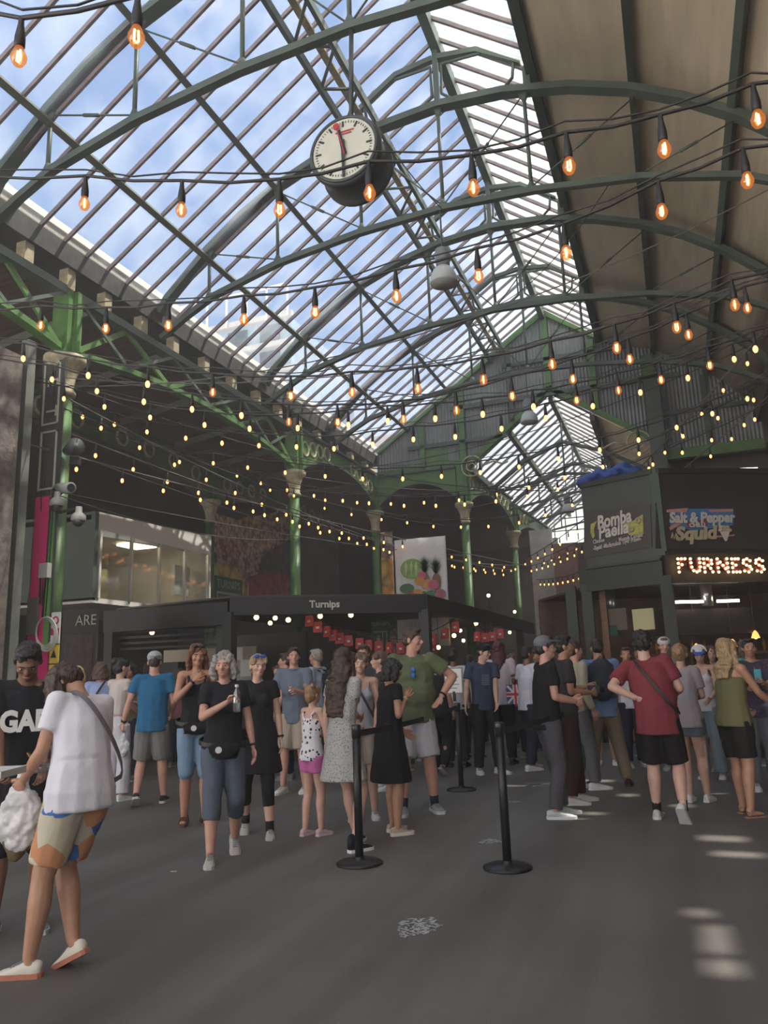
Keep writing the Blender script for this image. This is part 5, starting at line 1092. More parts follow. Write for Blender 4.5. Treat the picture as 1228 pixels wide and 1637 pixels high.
    if bt!='none':
        s=MB(); ins={'trousers':.97,'wide':.97,'capri':.68,'shorts':.42 if fem else .48,'miniskirt':0,'bermuda':.52,'hotpants':.22,'leggings':.75,'skirt':0}[bt]
        ga=.030 if bt in('wide',) else (.004 if bt=='leggings' else .020); ga*= (1.0 if not fem else .8)
        s.cone(P0-V((0,0,.05)),P0+V((0,0,.09)),(hp[0]+.010,hp[1]+.012),(wa[0]+.012+hp[0]*.04,wa[1]+.012),(1,0,0)); s.ell(P0-V((0,0,.02)),(hp[0]+.008,hp[1]+.014,.11))
        if bt in('skirt','miniskirt'):
            s.cone(P0+V((0,0,.0)),P0-V((0,0,.30 if bt=='miniskirt' else .42)),(hp[0]+.012,hp[1]+.014),(hp[0]+(.02 if bt=='miniskirt' else .07),hp[1]+(.04 if bt=='miniskirt' else .08)),(1,0,0))
        else:
            for i,q in ((0,-1),(1,1)):
                A=hipj[i]+V((0,0,.0)); K_=kn[i]; F=an[i]+V((0,0,-.02))
                tr=.094*f_+ga; kr=.060*f_+ga*(1.1 if bt!='shorts' else 1.6); cr=.042+ga*(1.4 if bt!='wide' else 2.0)
                if ins<=.5: 
                    s.cone(A,A.lerp(K_,ins*2),(tr,tr),(tr+(kr-tr)*ins*2+ga*.5,)*2)
                else:
                    s.cone(A,K_,tr,kr); s.ell(K_,kr,n=10,m=6); s.cone(K_,K_.lerp(F,(ins-.5)*2),kr,kr+(cr-kr)*(ins-.5)*2)
        nm={'trousers':'trousers','wide':'trousers','capri':'cropped_trousers','shorts':'shorts','hotpants':'shorts','bermuda':'shorts','leggings':'leggings','skirt':'skirt','miniskirt':'skirt'}[bt]
        fz(s,nm,bmx,disp=.018 if bt!='leggings' else .006,ds=.11)
    # ---------------- shoes
    if shoes and not legless:
        um,so_,lm_=shoe_mesh(shoes[0]); 
        for i in (0,1):
            o_,R3=ftr[i]; mx=R3.to_4x4(); mx.translation=o_*k
            mx=mx@M4.Diagonal((k*(.92 if fem else 1.05),k*(.92 if fem else 1.05),k,1))
            us=bpy.data.objects.new('shoe' if shoes[0]!='sandal' else 'sandal',so_ if shoes[0] in('sandal','bare') else um); COL.objects.link(us); us.parent=root; us.matrix_basis=mx
            def setm(o,m): 
                o.data=o.data.copy() if not o.data.materials else o.data
                if not o.data.materials: o.data.materials.append(m)
                o.material_slots[0].link='OBJECT'; o.material_slots[0].material=m
            m_up=fab('shoe_%d_%d_%d'%tuple(int(q*99) for q in shoes[1]),shoes[1]); m_so=mat('sole_%d_%d_%d'%tuple(int(q*99) for q in shoes[2]),shoes[2],.6)
            if not us.data.materials: us.data.materials.append(m_up)
            us.material_slots[0].link='OBJECT'; us.material_slots[0].material=m_up if shoes[0] not in('sandal','bare') else m_so
            for me,nm,m in ((so_ if shoes[0] not in('sandal','bare') else None,'sole',m_so),(lm_,'laces' if shoes[0]!='sandal' else 'straps',(mat('lace_grey',(.28,.28,.29),.7) if shoes[0]=='sneaker' else m_so) if shoes[0]!='sandal' else m_up)):
                if me is None: continue
                if not me.materials: me.materials.append(m)
                o=bpy.data.objects.new(nm,me); COL.objects.link(o); o.parent=us; o.material_slots[0].link='OBJECT'; o.material_slots[0].material=m
            if shoes[0] in('sneaker','socks') and len(shoes)>3:
                part(MB().cone(an[i]+V((0,0,-.03)),an[i].lerp(kn[i],.16),.040,.043),'sock',fab('sock_%d'%int(shoes[3][0]*99),shoes[3]))
    # ---------------- face details
    if det>=1:
        for q in (-1,1):
            me=MB(); me.ell((0,0,0),(.0125,.008,.0062),n=10,m=6); me.v=[(Hd+RR@(V((q*.030,.0790,.003))+V(p)))*k for p in me.v]; eo=me.build('eye',EYEW,root,True,local=True)
            me=MB(); me.ell((0,0,0),(.0066,.004,.0060),n=8,m=6); me.v=[(Hd+RR@(V((q*.030,.0850,.003))+V(p)))*k for p in me.v]; ir=me.build('iris',EYED,root,True,local=True); ir.parent=eo
            me=MB(); me.tube([(q*.014,.0935,.022),(q*.030,.0915,.027),(q*.048,.080,.020)],.0032,5); me.v=[(Hd+RR@V(p))*k for p in me.v]; me.build('eyebrow',BROW if hair[1] not in('blond','grey','strawblond') else HR['midbrown'],root,True,local=True)
        me=MB(); me.ell((0,.089,-.060),(.021,.007,.0065),n=10,m=6); me.v=[(Hd+RR@V(p))*k for p in me.v]; me.build('lips',LIP,root,True,local=True)
    # ---------------- hair
    st,hc=hair; hm=HR[hc]
    if st!='none':
        s=MB(); T=lambda c: Hd+RR@V(c); E=lambda c,r: s.ell(T(c),r,RR)
        if st in('short','crop'):
            v=.0 if st=='short' else -.006
            E((0,-.020,.048),(.082+v,.094+v,.082+v)); E((0,-.045,.0),(.076+v,.070+v,.075+v)); E((0,.045,.098),(.058,.045,.026))
            for q in (-1,1): E((q*.068,.004,.03),(.016,.035,.034))
        elif st=='curly':
            E((0,-.02,.055),(.092,.10,.09)); E((0,-.05,.0),(.085,.075,.08)); E((0,.05,.095),(.065,.045,.035))
        else:
            E((0,-.022,.048),(.086,.098,.086)); E((0,-.048,.0),(.082,.070,.08))
            for q in (-1,1): E((q*.060,.038,.055),(.030,.045,.045))
            if st in('long','vlong','wavy'):
                L={'long':.34,'vlong':.46,'wavy':.26}[st]; dn=V((0,0,-1)); bk=RR@V((0,-1,0)); bk.z=0; bk.normalize(); sx=RR@V((1,0,0))
                a=T((0,-.055,.02)); m_=T((0,-.05,-.10)); e=Nk-fw*(.10)+up*(-L+.12)
                s.cone(a,m_,(.088,.06),(.098,.055),sx); s.cone(m_,Nk-fw*.10-up*.02,(.098,.055),(.115,.045),sx); s.cone(Nk-fw*.10-up*.02,e-fw*.02,(.115,.045),(.085,.022),sx)
                for q in (-1,1):
                    s.tube([T((q*.070,.02,.05)),T((q*.086,.004,-.03)),T((q*.09,-.01,-.11)),Nk+sd*(q*.10)+fw*.01-up*.06,Nk+sd*(q*.11)+fw*.05-up*(L*.62)],[.026,.03,.032,.034,.014],8)
            if st=='fall':
                F=RR@V((0,1,0)); X=RR@V((1,0,0)); dn=V((0,0,-1))
                for q,L in ((-1,.42),(-.35,.36),(.5,.30),(1,.34)):
                    a=T((q*.078,.0,.02)); s.cone(T((q*.06,-.03,.06)),a+dn*.10,(.055,.06),(.06,.06),X); s.cone(a+dn*.10,a+dn*L+F*.02,(.06,.06),(.03,.02),X)
            if st=='bob':
                for q in (-1,1): s.tube([T((q*.066,.03,.06)),T((q*.088,.02,0)),T((q*.098,.005,-.07)),T((q*.085,.012,-.13))],[.028,.036,.040,.024],8)
                s.cone(T((0,-.06,.02)),T((0,-.06,-.12)),(.09,.06),(.10,.05),RR@V((1,0,0)))
            if st=='bun': E((0,-.10,.09),(.05,.05,.048))
            if st=='updo': E((0,-.085,.03),(.072,.06,.075)); E((0,-.07,.09),(.05,.05,.035))
            if st=='pony': s.tube([T((0,-.09,.04)),T((0,-.14,.0)),T((0,-.15,-.10)),T((0,-.13,-.2))],[.03,.034,.03,.012],8)
            if st=='twobuns':
                for q in (-1,1): E((q*.062,-.05,.115),(.036,.036,.036))
                E((0,-.07,-.04),(.06,.04,.05))
            if st=='braids':
                for j in range(11):
                    a=-1.3+2.6*j/10; s.tube([T((.085*sin(a),-.085*cos(a),.03)),T((.10*sin(a),-.10*cos(a),-.08)),Nk+sd*(.11*sin(a))-fw*(.11*cos(a)+.0)-up*.08,Nk+sd*(.12*sin(a))-fw*(.13*cos(a))-up*.26],[.014,.014,.013,.009],6)
                E((0,-.08,.06),(.06,.05,.06))
        fz(s,'hair',hm,.0075 if det>=2 else .009,1,(.034 if st in('long','vlong','wavy') else .018) if st not in('curly','bob','fall') else .05 if st=='curly' else .032,.035 if st not in('long','vlong','wavy') else .05)
    # ---------------- accessories
    def wearable(pts,nm,m,r=.012,flat=(.014,.004)):
        q=MB().tube(pts,r,4,True,flat=flat,up=(0,0,1)); return part(q,nm,m,False)
    for a in acc:
        if a in('midi','long'): continue
        nm,arg=(a[0],a[1:]) if isinstance(a,tuple) else (a,())
        if nm=='strap': # crossbody strap: arg = side of top shoulder (-1/1), colour
            q=arg[0]; A=shl[0 if q<0 else 1]*.55+Nk*.45+up*.035; Bp=P0+V((-q*(hp[0]+.03),0,.03)); c_=(A+Bp)/2; h_=(A-Bp)/2; dp=(ch[1]+.045)
            pts=[c_+h_*cos(2*pi*j/24)+fw*dp*sin(2*pi*j/24)*(abs(sin(2*pi*j/24))**-.35 if abs(sin(2*pi*j/24))>.05 else 1) for j in range(24)]
            part(MB().tube(pts,.01,4,True,flat=(.004,.013),up=up),'crossbody_strap',mat('strap_%d'%int(arg[1][0]*999),arg[1],.6),False)
        elif nm=='waistbag':
            rx,ry=hp[0]+.035,hp[1]+.04; zc=P0+V((0,0,.02)); pts=[zc+V((rx*cos(2*pi*j/24),ry*sin(2*pi*j/24),.03-.03*sin(2*pi*j/24))) for j in range(24)]
            part(MB().tube(pts,.02,4,True,flat=(.004,.018)),'waist_strap',BLACK,False)
            q=MB().ell(zc+V((0,ry+.02,-.035)),(.135,.045,.065)); q.ell(zc+V((0,ry+.02,-.01)),(.14,.045,.04)); fz(q,'waist_pouch',fab('pouch_black',(.016,.015,.017)),.009)
            part(MB().lathe(zc+V((-.05 if not arg else arg[0],ry+.066,-.03)),[(.028,0),(.028,.004)],14,ax=(0,1,0)),'pouch_badge',WHITE,False)
        elif nm=='cap': # arg: colour, dir (1 front,-1 back)
            q=MB().ell(Hd+RR@V((0,-.012,.062)),(.090,.102,.078),RR); d=arg[1]; q2=MB()
            q2.prism([Hd+RR@V((-.07,d*.06-.012,.068)),Hd+RR@V((.07,d*.06-.012,.068)),Hd+RR@V((.062,d*.13,.060)),Hd+RR@V((.03,d*.165,.054)),Hd+RR@V((-.03,d*.165,.054)),Hd+RR@V((-.062,d*.13,.060))],RR@V((0,0,.010)))
            o1=fz(q,'cap',fab('cap_%d_%d'%(int(arg[0][0]*999),int(arg[0][2]*999)),arg[0]),.009,1); o2=part(q2,'peak',o1.data.materials[0] if len(arg)<3 else fab('peak_%d'%int(arg[2][2]*999),arg[2]),False); o2.parent=o1
        elif nm=='sunhead':
            q=MB(); z0=.105
            for sx in (-1,1): q.ell(Hd+RR@V((sx*.033,.070,z0)),(.030,.010,.020),RR)
            q.tube([Hd+RR@V((-.075,-.03,.055)),Hd+RR@V((-.078,.03,.085)),Hd+RR@V((-.06,.065,z0)),Hd+RR@V((0,.082,z0+.004)),Hd+RR@V((.06,.065,z0)),Hd+RR@V((.078,.03,.085)),Hd+RR@V((.075,-.03,.055))],.004,5)
            part(q,'sunglasses',mat('lens_%d'%int(arg[0][2]*99),arg[0],.1))
        elif nm=='glasses':
            q=MB()
            for sx in (-1,1): q.ring(Hd+RR@V((sx*.031,.094,.004)),.021,.0028,ax=RR@V((0,1,0)),n=14)
            q.tube([Hd+RR@V((-.078,.0,.01)),Hd+RR@V((-.055,.088,.006)),Hd+RR@V((.055,.088,.006)),Hd+RR@V((.078,.0,.01))],.0025,5); part(q,'glasses',BLACK)
        elif nm=='sunneck':
            q=MB(); c_=Ch+fw*(ch[1]+.03)+up*.055
            for j in (0,1): q.ell(c_-up*(.055*j),(.022,.008,.026))
            q.tube([c_+sd*.022,c_-up*.08+sd*.022],.004,5); part(q,'sunglasses',mat('blue_lens',(.03,.16,.55),.1))
        elif nm=='watch':
            i=0 if arg[0]<0 else 1; fd=(wr[i]-el[i]).normalized(); c_=wr[i]-fd*.025; q=MB().tube([c_-fd*.010,c_+fd*.010],.034,14); part(q,'watch' if len(arg)<2 else 'bracelet',BLACK if len(arg)<2 else mat('bracelet',arg[1],.3,.3))
        elif nm=='logo':
            q=text('chest_lettering','GAP',WHITE,(0,0,0),(1,0,0),(0,1,0),.17,None,.006,width=.27,bold=.008); o=q; R=M4((-sd,up,fw)).transposed().to_4x4(); R.translation=(Ch+fw*(ch[1]+.050)-up*.04)*k; o.matrix_basis=R; o.parent=root
        elif nm=='printchest':
            c_=Ch+fw*(ch[1]+.028); q=MB(); 
            for j in range(6): q.bar(c_-up*(.025*j-.03)-sd*.055,c_-up*(.025*j-.03)+sd*.055,.004,.015,up=up)
            part(q,'shirt_print',mat('faded_print',(.16,.19,.24),.8),False)
        elif nm=='collar':
            q=MB().tube([Nk+up*.005+(sd*.075*cos(2*pi*j/14)+fw*.068*sin(2*pi*j/14)) for j in range(14)],.014,6,True,up=up); part(q,'collar',tm)
        elif nm=='headband':
            q=MB().tube([Hd+RR@V((.092*cos(j*pi/10),-.0+.01,.05+.095*sin(j*pi/10))) for j in range(11)],.009,4,flat=(.014,.004),up=RR@V((0,1,0))); part(q,'headband',WHITE,False)
    NP[0]+=1
    # world positions of hands and back for held things
    Mw=root.matrix_basis
    return dict(root=root,wr=[Mw@(w*k) for w in wr],hd=[Mw@((w+ (hd[i][1]*.085)+hd[i][2]*.03)*k) for i,w in enumerate(wr)],back=Mw@((Ch-fw*(ch[1]+.10)-up*.05)*k),th=th,k=k,M=Mw,Ch=Ch*k,P0=P0*k,fw=fw,up=up,sd=sd,chy=ch[1]*k,Nk=Nk*k)
def backpack(p,label,c,s=1.0,strapc=None):
    t=thing('backpack',label,'backpack',tuple(p['back']),p['th']); m=fab('pack_%d_%d'%(int(c[0]*999),int(c[2]*999)),c)
    q=MB().ell((0,0,0),(.155*s,.10*s,.235*s)); q.ell((0,-.05*s,-.07*s),(.12*s,.07*s,.13*s)); q.box((0,.03*s,-.02),(.26*s,.12*s,.36*s))
    me=fuse(q,.014,3,.02,.1,'pack_body'); me.materials.append(m); o=bpy.data.objects.new('pack_body',me); COL.objects.link(o); o.parent=t
    MB().tube([(-.04,.05,.21*s),(0,.04,.25*s),(.04,.05,.21*s)],.008,5).build('top_loop',m,t,local=True)
    MB().box((0,-.115*s,-.02*s),(.20*s,.012,.012)).build('pocket_zip',BLACK,t,local=True)
    for q in (-1,1):
        w=p['M']; loc=lambda v: t.matrix_basis.inverted()@(w@v)
        A=p['Ch']+p['up']*.13*p['k']+p['sd']*(q*.09)-p['fw']*.10; B=p['Ch']+p['up']*.185*p['k']+p['sd']*(q*.095); C2=p['Ch']+p['up']*.06+p['sd']*(q*.11)+p['fw']*(p['chy']+.035); D=p['Ch']-p['up']*.16+p['sd']*(q*.15)+p['fw']*.03
        MB().tube([loc(A),loc(B),loc(C2),loc(D)],.02,4,flat=(.022,.006)).build('shoulder_strap',m,t,local=True)
    return t
# people, front to back -------------------------------------------------------
LN=(-3,0)
wb=(.65,.64,.66); blk=(.018,.017,.019); navy=(.03,.045,.08)
p1=person('person at the left edge in black sweatshirt with big pale letters, head bowed',(22,1487),176,1.70,'m','brown',('short','black'),('longtee',(.018,.018,.022)),('bermuda',(.02,.02,.022)),('sneaker',(.22,.22,.23),(.6,.6,.6)),lean=(8,0),head=(0,35,0),feet=((-.13,.0,10,0),(.12,.02,-8,0)),hands=((-.14,.30,.98),(.10,.32,.96)),acc=(('logo',),),handpose=('tray','grip'),det=2)
p2=person('woman in white tee and colourful patterned shorts, back turned, nearest the camera',(116,1549),32,1.62,'f','tan',('fall','brown'),('tee',(.72,.70,.76)),('shorts',ABS),('sneaker',(.72,.66,.56),(.45,.16,.10)),lean=(14,6),head=(24,62,0),feet=((-.20,.10,36,0),(.02,-.03,14,26)),hands=((-.20,.27,1.0),(.10,.30,1.0)),fat=1.2,acc=(('strap',-1,(.12,.10,.11)),),handpose=('grip','grip'),det=2)
p8=person('woman with auburn hair in black tank top and denim shorts, hand at her chin',(311,1318),182,1.77,'f','tan',('long','auburn'),('tank',blk),('bermuda',(.20,.30,.42)),('sandal',(.10,.045,.03),(.10,.05,.035)),lean=(2,0),head=(6,6,0),hands=((-.30,.06,.84),(.03,.19,1.40)),elb=(None,(.6,.3,-1)),fat=1.03,acc=(('sunhead',(.03,.03,.03)),('waistbag',.03),('watch',1)),handpose=('relax','chin'),det=2,feet=((-.10,.02,6,0),(.10,-.05,-8,0)))
p7=person('man in blue tee and backwards grey cap walking away with a plastic bag',(240,1287),-8,1.77,'m','pink',('crop','brown'),('tee',(.028,.14,.28)),('shorts',(.22,.21,.20)),('sneaker',(.03,.03,.03),(.5,.48,.45)),feet=((-.14,-.14,8,30),(.13,.16,-5,0)),acc=(('cap',(.40,.40,.42),-1),('watch',-1)),hands=((-.34,.05,.93),(.20,.22,1.02)),handpose=('grip','relax'),head=(4,4,0),lean=(4,0),det=2,fat=1.06)
p9=person('grey haired woman in black tee and blue grey cropped trousers walking with a bottle',(356,1372),182,1.66,'f','pink',('bob','grey'),('tee',(.020,.019,.023)),('capri',(.10,.12,.155)),('sneaker',(.48,.46,.42),(.52,.50,.44)),lean=(3,0),head=(-14,3,0),feet=((-.10,-.24,5,38),(.11,.22,-4,0)),hands=((-.26,.04,.86),(-.02,.24,1.30)),elb=(None,(.8,.1,-1)),fat=1.10,acc=(('waistbag',.05),('watch',-1)),handpose=('relax','grip'),det=2)
p10=person('woman in black v-neck and dark layered skirt, blue sunglasses on her head',(412,1334),176,1.64,'f','fair',('updo','blond'),('dress',(.020,.019,.022)),('leggings',(.015,.015,.018)),('sneaker',(.44,.42,.36),(.45,.43,.38),(.02,.02,.02)),lean=(2,0),head=(22,0,0),feet=((-.13,.18,5,0),(.12,-.16,-5,30)),hands=((-.25,.03,.80),(.25,.05,.82)),fat=1.12,acc=(('sunhead',(.05,.12,.5)),('watch',-1)),det=2)
p11=person('man in grey blue polo and beige shorts beside the little girl',(473,1266),160,1.78,'m','pink',('short','brown'),('shirt',(.16,.19,.25)),('shorts',(.44,.38,.30)),('sneaker',(.7,.69,.67),(.7,.7,.7)),head=(25,-4,0),hands=((-.12,.26,1.22),(.2,.28,1.18)),acc=('collar',),handpose=('grip','grip'),feet=((-.12,0,8,0),(.13,.1,-10,0)))
p14=person('small girl in polka dot top and pink shorts with two hair buns',(500,1336),-48,1.32,'f','fair',('twobuns','strawblond'),('tank',DOT),('hotpants',(.58,.16,.38)),('sneaker',(.62,.40,.42),(.65,.5,.5)),hands=((-.12,.28,1.15),(.16,.28,1.18)),head=(0,-4,0),handpose=('grip','grip'),fat=1.0,det=2,feet=((-.09,-.04,8,0),(.09,.06,-6,0)))
p15=person('woman with very long dark hair in short grey dress and black high-tops',(552,1357),-40,1.66,'f','fair',('vlong','brown'),('dress',PRT),('none',(0,0,0)),('hightop',(.018,.018,.03),(.75,.74,.75)),hands=((-.22,.02,.86),(-.02,.28,1.10)),head=(15,5,0),acc=(),handpose=('relax','grip'),det=2,feet=((-.05,.22,18,0),(.16,-.05,-18,0)),lean=(3,0))
p16=person('woman in grey top looking at the camera behind the long haired woman',(583,1309),178,1.62,'f','fair',('pony','midbrown'),('tank',(.36,.38,.42)),('shorts',(.42,.36,.32)),('sneaker',(.62,.6,.6),(.6,.6,.6)),hands=((-.15,.22,1.0),(.05,.24,1.02)),head=(0,2,0),acc=(('strap',1,(.02,.02,.02)),),handpose=('grip','grip'),det=2)
p17=person('dark haired woman in black dress and pink beige platform shoes, hand raised',(628,1333),-62,1.54,'f','tan',('bob','black'),('dress',(.016,.014,.016)),('none',(0,0,0)),('platform',(.52,.38,.31),(.66,.60,.54)),hands=((-.12,.24,1.0),(.15,.13,1.36)),elb=(None,(.4,-1,-.4)),head=(-10,10,0),fat=1.16,handpose=('relax','open'),acc=(('watch',1,(.7,.55,.25)),'midi'),det=2,feet=((-.10,.06,12,0),(.11,.0,-4,0)),lean=(3,0))
p18=person('tall man in olive green tee and white shorts, hand on hip, looking right',(668,1298),184,1.88,'m','pink',('short','brown'),('tee',(.13,.155,.085)),('shorts',(.50,.49,.52)),('sneaker',(.30,.31,.35),(.6,.6,.6),(.03,.03,.04)),hands=((-.27,.10,1.08),(.24,.05,.96)),elb=((-1.3,-.3,-.1),None),head=(62,3,0),fat=1.24,acc=('sunneck',('watch',-1)),handpose=('open','relax'),det=2,feet=((-.17,.0,14,0),(.14,.1,-8,0)))
p25=person('man in grey cap, black tee and grey trousers standing in profile',(886,1306),-72,1.72,'m','pink',('crop','black'),('tee',(.016,.015,.016)),('trousers',(.085,.080,.090)),('sneaker',(.50,.52,.52),(.65,.65,.65)),hands=((-.02,.28,1.12),(.12,.27,1.10)),head=(-5,-4,0),acc=(('cap',(.16,.165,.19),1),),handpose=('grip','grip'),det=2,feet=((-.10,.12,5,0),(.11,-.02,-10,0)),fat=1.06)
p26=person('black haired man in charcoal shirt and dark brown trousers holding a camera',(915,1284),-75,1.75,'m','tan',('short','black'),('shirt',(.05,.045,.052)),('trousers',(.045,.026,.024)),('sneaker',(.60,.58,.57),(.6,.6,.6)),hands=((-.05,.28,1.20),(.10,.27,1.14)),head=(0,-2,0),acc=('collar',),handpose=('grip','grip'),det=2,feet=((-.10,.12,5,0),(.11,-.04,-10,0)))
p27=person('person in cream hoodie behind the man with the camera',(932,1262),-60,1.72,'m','pink',('short','brown'),('long',(.40,.37,.28)),('trousers',(.14,.14,.15)),('sneaker',(.7,.69,.68),(.7,.7,.7)),feet=((-.1,.0,5,0),(.1,.12,-10,0)))
p28=person('man in blue shirt and khaki trousers with a dark backpack, back turned',(975,1256),6,1.75,'m','tan',('crop','black'),('shirt',(.17,.27,.45)),('trousers',(.24,.19,.125)),('sneaker',(.05,.025,.02),(.06,.04,.03)),feet=((-.18,.0,10,0),(.22,-.02,-10,0)),fat=1.10,head=(0,5,0),det=2,acc=('collar',),hands=((-.12,.28,1.1),(.14,.28,1.1)))
backpack(p28,'dark slate backpack on the man in blue shirt',(.035,.042,.055),1.12)
p31=person('man in dark red tee and black shorts walking away, arm bent behind',(1068,1312),-6,1.73,'m','fair',('curly','black'),('longtee',(.21,.040,.050)),('shorts',(.016,.013,.014)),('sneaker',(.55,.54,.50),(.6,.6,.58),(.02,.02,.02)),hands=((-.16,-.10,1.12),(.18,.30,1.15)),elb=((-1,-.3,.2),None),feet=((-.10,.10,0,0),(.14,-.26,-12,48)),lean=(6,-8),fat=1.17,head=(4,12,0),acc=(('strap',-1,(.022,.018,.018)),),handpose=('open','relax'),det=2)
p33=person('woman with blond updo in loose lavender grey shirt, back turned',(1112,1283),-12,1.61,'f','fair',('updo','strawblond'),('shirt',(.36,.33,.36)),('hotpants',(.14,.17,.21)),('sneaker',(.7,.68,.66),(.68,.66,.64)),hands=((-.1,.28,1.1),(.12,.3,1.15)),feet=((-.06,.04,0,0),(.12,.10,-10,0)),det=2,fat=1.1)
p35=person('blond woman in olive sleeveless top and black shorts at the right edge',(1192,1303),-42,1.63,'f','tan',('wavy','blond'),('tank',(.15,.14,.065)),('shorts',(.022,.017,.017)),('bare',(.3,.2,.15),(.30,.18,.12)),hands=((-.10,.28,1.02),(.22,.36,1.06)),head=(-8,-8,0),fat=1.16,handpose=('grip','grip'),det=2,feet=((-.09,.08,8,0),(.13,-.06,-8,0)))
# second rows
p22=person('man in black cap and navy tee with printed panel, looking right',(780,1236),196,1.78,'m','fair',('crop','black'),('tee',(.045,.06,.105)),('trousers',(.016,.015,.018)),('sneaker',(.6,.6,.6),(.6,.6,.6)),head=(55,8,0),acc=(('cap',(.014,.013,.014),1),'printchest'),hands=((-.12,.22,.92),(.30,.10,.86)),feet=((-.15,.08,30,0),(.12,0,-8,0)))
p23=person('person with dark red braids in pale pink tee and crossbody strap, back turned',(808,1222),-8,1.83,'m','brown',('braids','darkred'),('tee',(.55,.48,.52)),('trousers',(.016,.015,.018)),('sneaker',(.04,.04,.04),(.05,.05,.05)),acc=(('strap',1,(.03,.015,.02)),),hands=((-.1,.25,1.1),(.12,.25,1.1)),fat=1.1)
p24=person('bearded man in white tee and dark jeans standing in profile',(852,1230),-55,1.73,'m','brown',('short','black'),('tee',(.62,.61,.68)),('trousers',(.025,.032,.05)),('sneaker',(.62,.62,.62),(.6,.6,.6)),head=(0,0,0),hands=((-.28,.05,.84),(.16,.2,.95)),feet=((-.14,.1,12,0),(.12,-.12,-5,0)))
p34=person('girl in white and blue baseball cap, white top and pale jeans',(1142,1244),168,1.62,'f','fair',('long','brown'),('tank',(.60,.57,.60)),('wide',(.20,.25,.29)),('sneaker',(.6,.6,.6),(.6,.6,.6)),head=(10,20,0),acc=(('cap',(.62,.62,.66),1,(.05,.10,.40)),'headband'),hands=((-.12,.25,1.05),(.12,.25,1.05)))
p30=person('smiling man in white tee with sunglasses on his head, beyond the red tee',(1017,1225),196,1.66,'m','tan',('crop','brown'),('tee',(.58,.58,.62)),('trousers',(.02,.02,.04)),('sneaker',(.4,.4,.4),(.4,.4,.4)),acc=(('sunhead',(.04,.04,.04)),),head=(-10,0,0))
p29=person('dark haired girl in red top facing the camera behind the backpack',(972,1222),176,1.62,'f','olive',('long','black'),('tank',(.35,.04,.05)),('hotpants',(.2,.18,.16)),('sneaker',(.7,.7,.7),(.7,.7,.7)),head=(8,4,0))
p32=person('man with white cap turned backwards facing the camera, between red tee and updo',(1083,1230),180,1.76,'m','pink',('short','midbrown'),('tee',(.20,.20,.22)),('trousers',(.05,.05,.06)),('sneaker',(.3,.3,.3),(.3,.3,.3)),acc=(('cap',(.62,.60,.58),-1),),head=(6,2,0))
p36=person('person in bright green top behind the blond woman',(1160,1232),168,1.62,'f','olive',('long','brown'),('tee',(.08,.45,.18)),('shorts',(.10,.09,.09)),('sneaker',(.3,.3,.3),(.3,.3,.3)),head=(14,6,0))
p37=person('person in dark checked shirt at the right edge holding a teal phone',(1226,1262),-170,1.66,'m','tan',('short','black'),('shirt',tinyprint('cloth_dark_check',(.20,.06,.08),(.04,.04,.07),30)),('trousers',(.14,.14,.16)),('sneaker',(.6,.6,.6),(.6,.6,.6)),hands=((-.05,.3,1.25),(.12,.28,1.2)),handpose=('grip','grip'))
p3=person('woman with long blond hair facing the camera beside the warning signs',(115,1256),190,1.66,'f','fair',('long','blond'),('tee',(.05,.05,.06)),('trousers',(.05,.06,.08)),('sneaker',(.4,.4,.4),(.4,.4,.4)),head=(-16,4,0))
p4=person('brown haired woman in pale blue shirt with a shoulder strap, back turned',(152,1268),-10,1.68,'f','fair',('bob','midbrown'),('shirt',(.36,.44,.68)),('trousers',(.12,.14,.2)),('sneaker',(.5,.5,.5),(.5,.5,.5)),acc=(('strap',1,(.07,.05,.05)),),fat=1.05)
p5=person('woman with dark bun in white backless outfit reaching forward',(182,1280),-50,1.70,'f','fair',('bun','black'),('crop',(.60,.52,.48)),('wide',(.62,.58,.62)),('sneaker',(.68,.66,.66),(.7,.7,.7)),hands=((-.08,.42,1.18),(.10,.30,1.05)),head=(-10,0,0),handpose=('open','grip'))
p6=person('curly dark haired woman in tan top and dark jeans facing the bun woman',(206,1248),140,1.68,'f','tan',('wavy','black'),('tank',(.20,.14,.08)),('trousers',(.03,.04,.07)),('sneaker',(.08,.08,.08),(.6,.6,.6)),hands=((-.1,.25,1.1),(.12,.26,1.08)),head=(10,6,0),handpose=('grip','grip'))
p13=person('man with grey hair in pale blue shirt and backpack, looking left',(512,1236),60,1.80,'m','pink',('short','grey'),('shirt',(.34,.40,.48)),('trousers',(.06,.06,.08)),('sneaker',(.2,.2,.2),(.2,.2,.2)),acc=('collar',))
backpack(p13,'dark backpack on the grey haired man in pale blue shirt',(.03,.03,.035),.9)
p12=person('dark haired man in black tee in profile, left of the polo shirt man',(462,1246),70,1.74,'m','pink',('short','brown'),('tee',(.02,.02,.022)),('trousers',(.05,.05,.06)),('sneaker',(.2,.2,.2),(.2,.2,.2)),head=(5,-2,0))
p19=person('tall man with short dark hair behind the grey top woman',(590,1250),150,1.80,'m','pink',('short','brown'),('tee',(.06,.06,.07)),('trousers',(.04,.04,.06)),('sneaker',(.1,.1,.1),(.1,.1,.1)),head=(10,4,0))
p20=person('woman with brown hair in profile left of the olive tee man',(617,1262),100,1.68,'f','fair',('updo','midbrown'),('tee',(.05,.05,.06)),('trousers',(.03,.035,.06)),('sneaker',(.6,.6,.6),(.6,.6,.6)),head=(0,0,0))
p38=person('person in black with floral top right of the olive tee man',(705,1238),-30,1.62,'f','tan',('updo','black'),('tee',(.02,.018,.02)),('trousers',(.016,.016,.02)),('sneaker',(.15,.15,.15),(.3,.3,.3)),feet=((-.12,.12,0,0),(.12,-.2,-5,35)),fat=1.15)
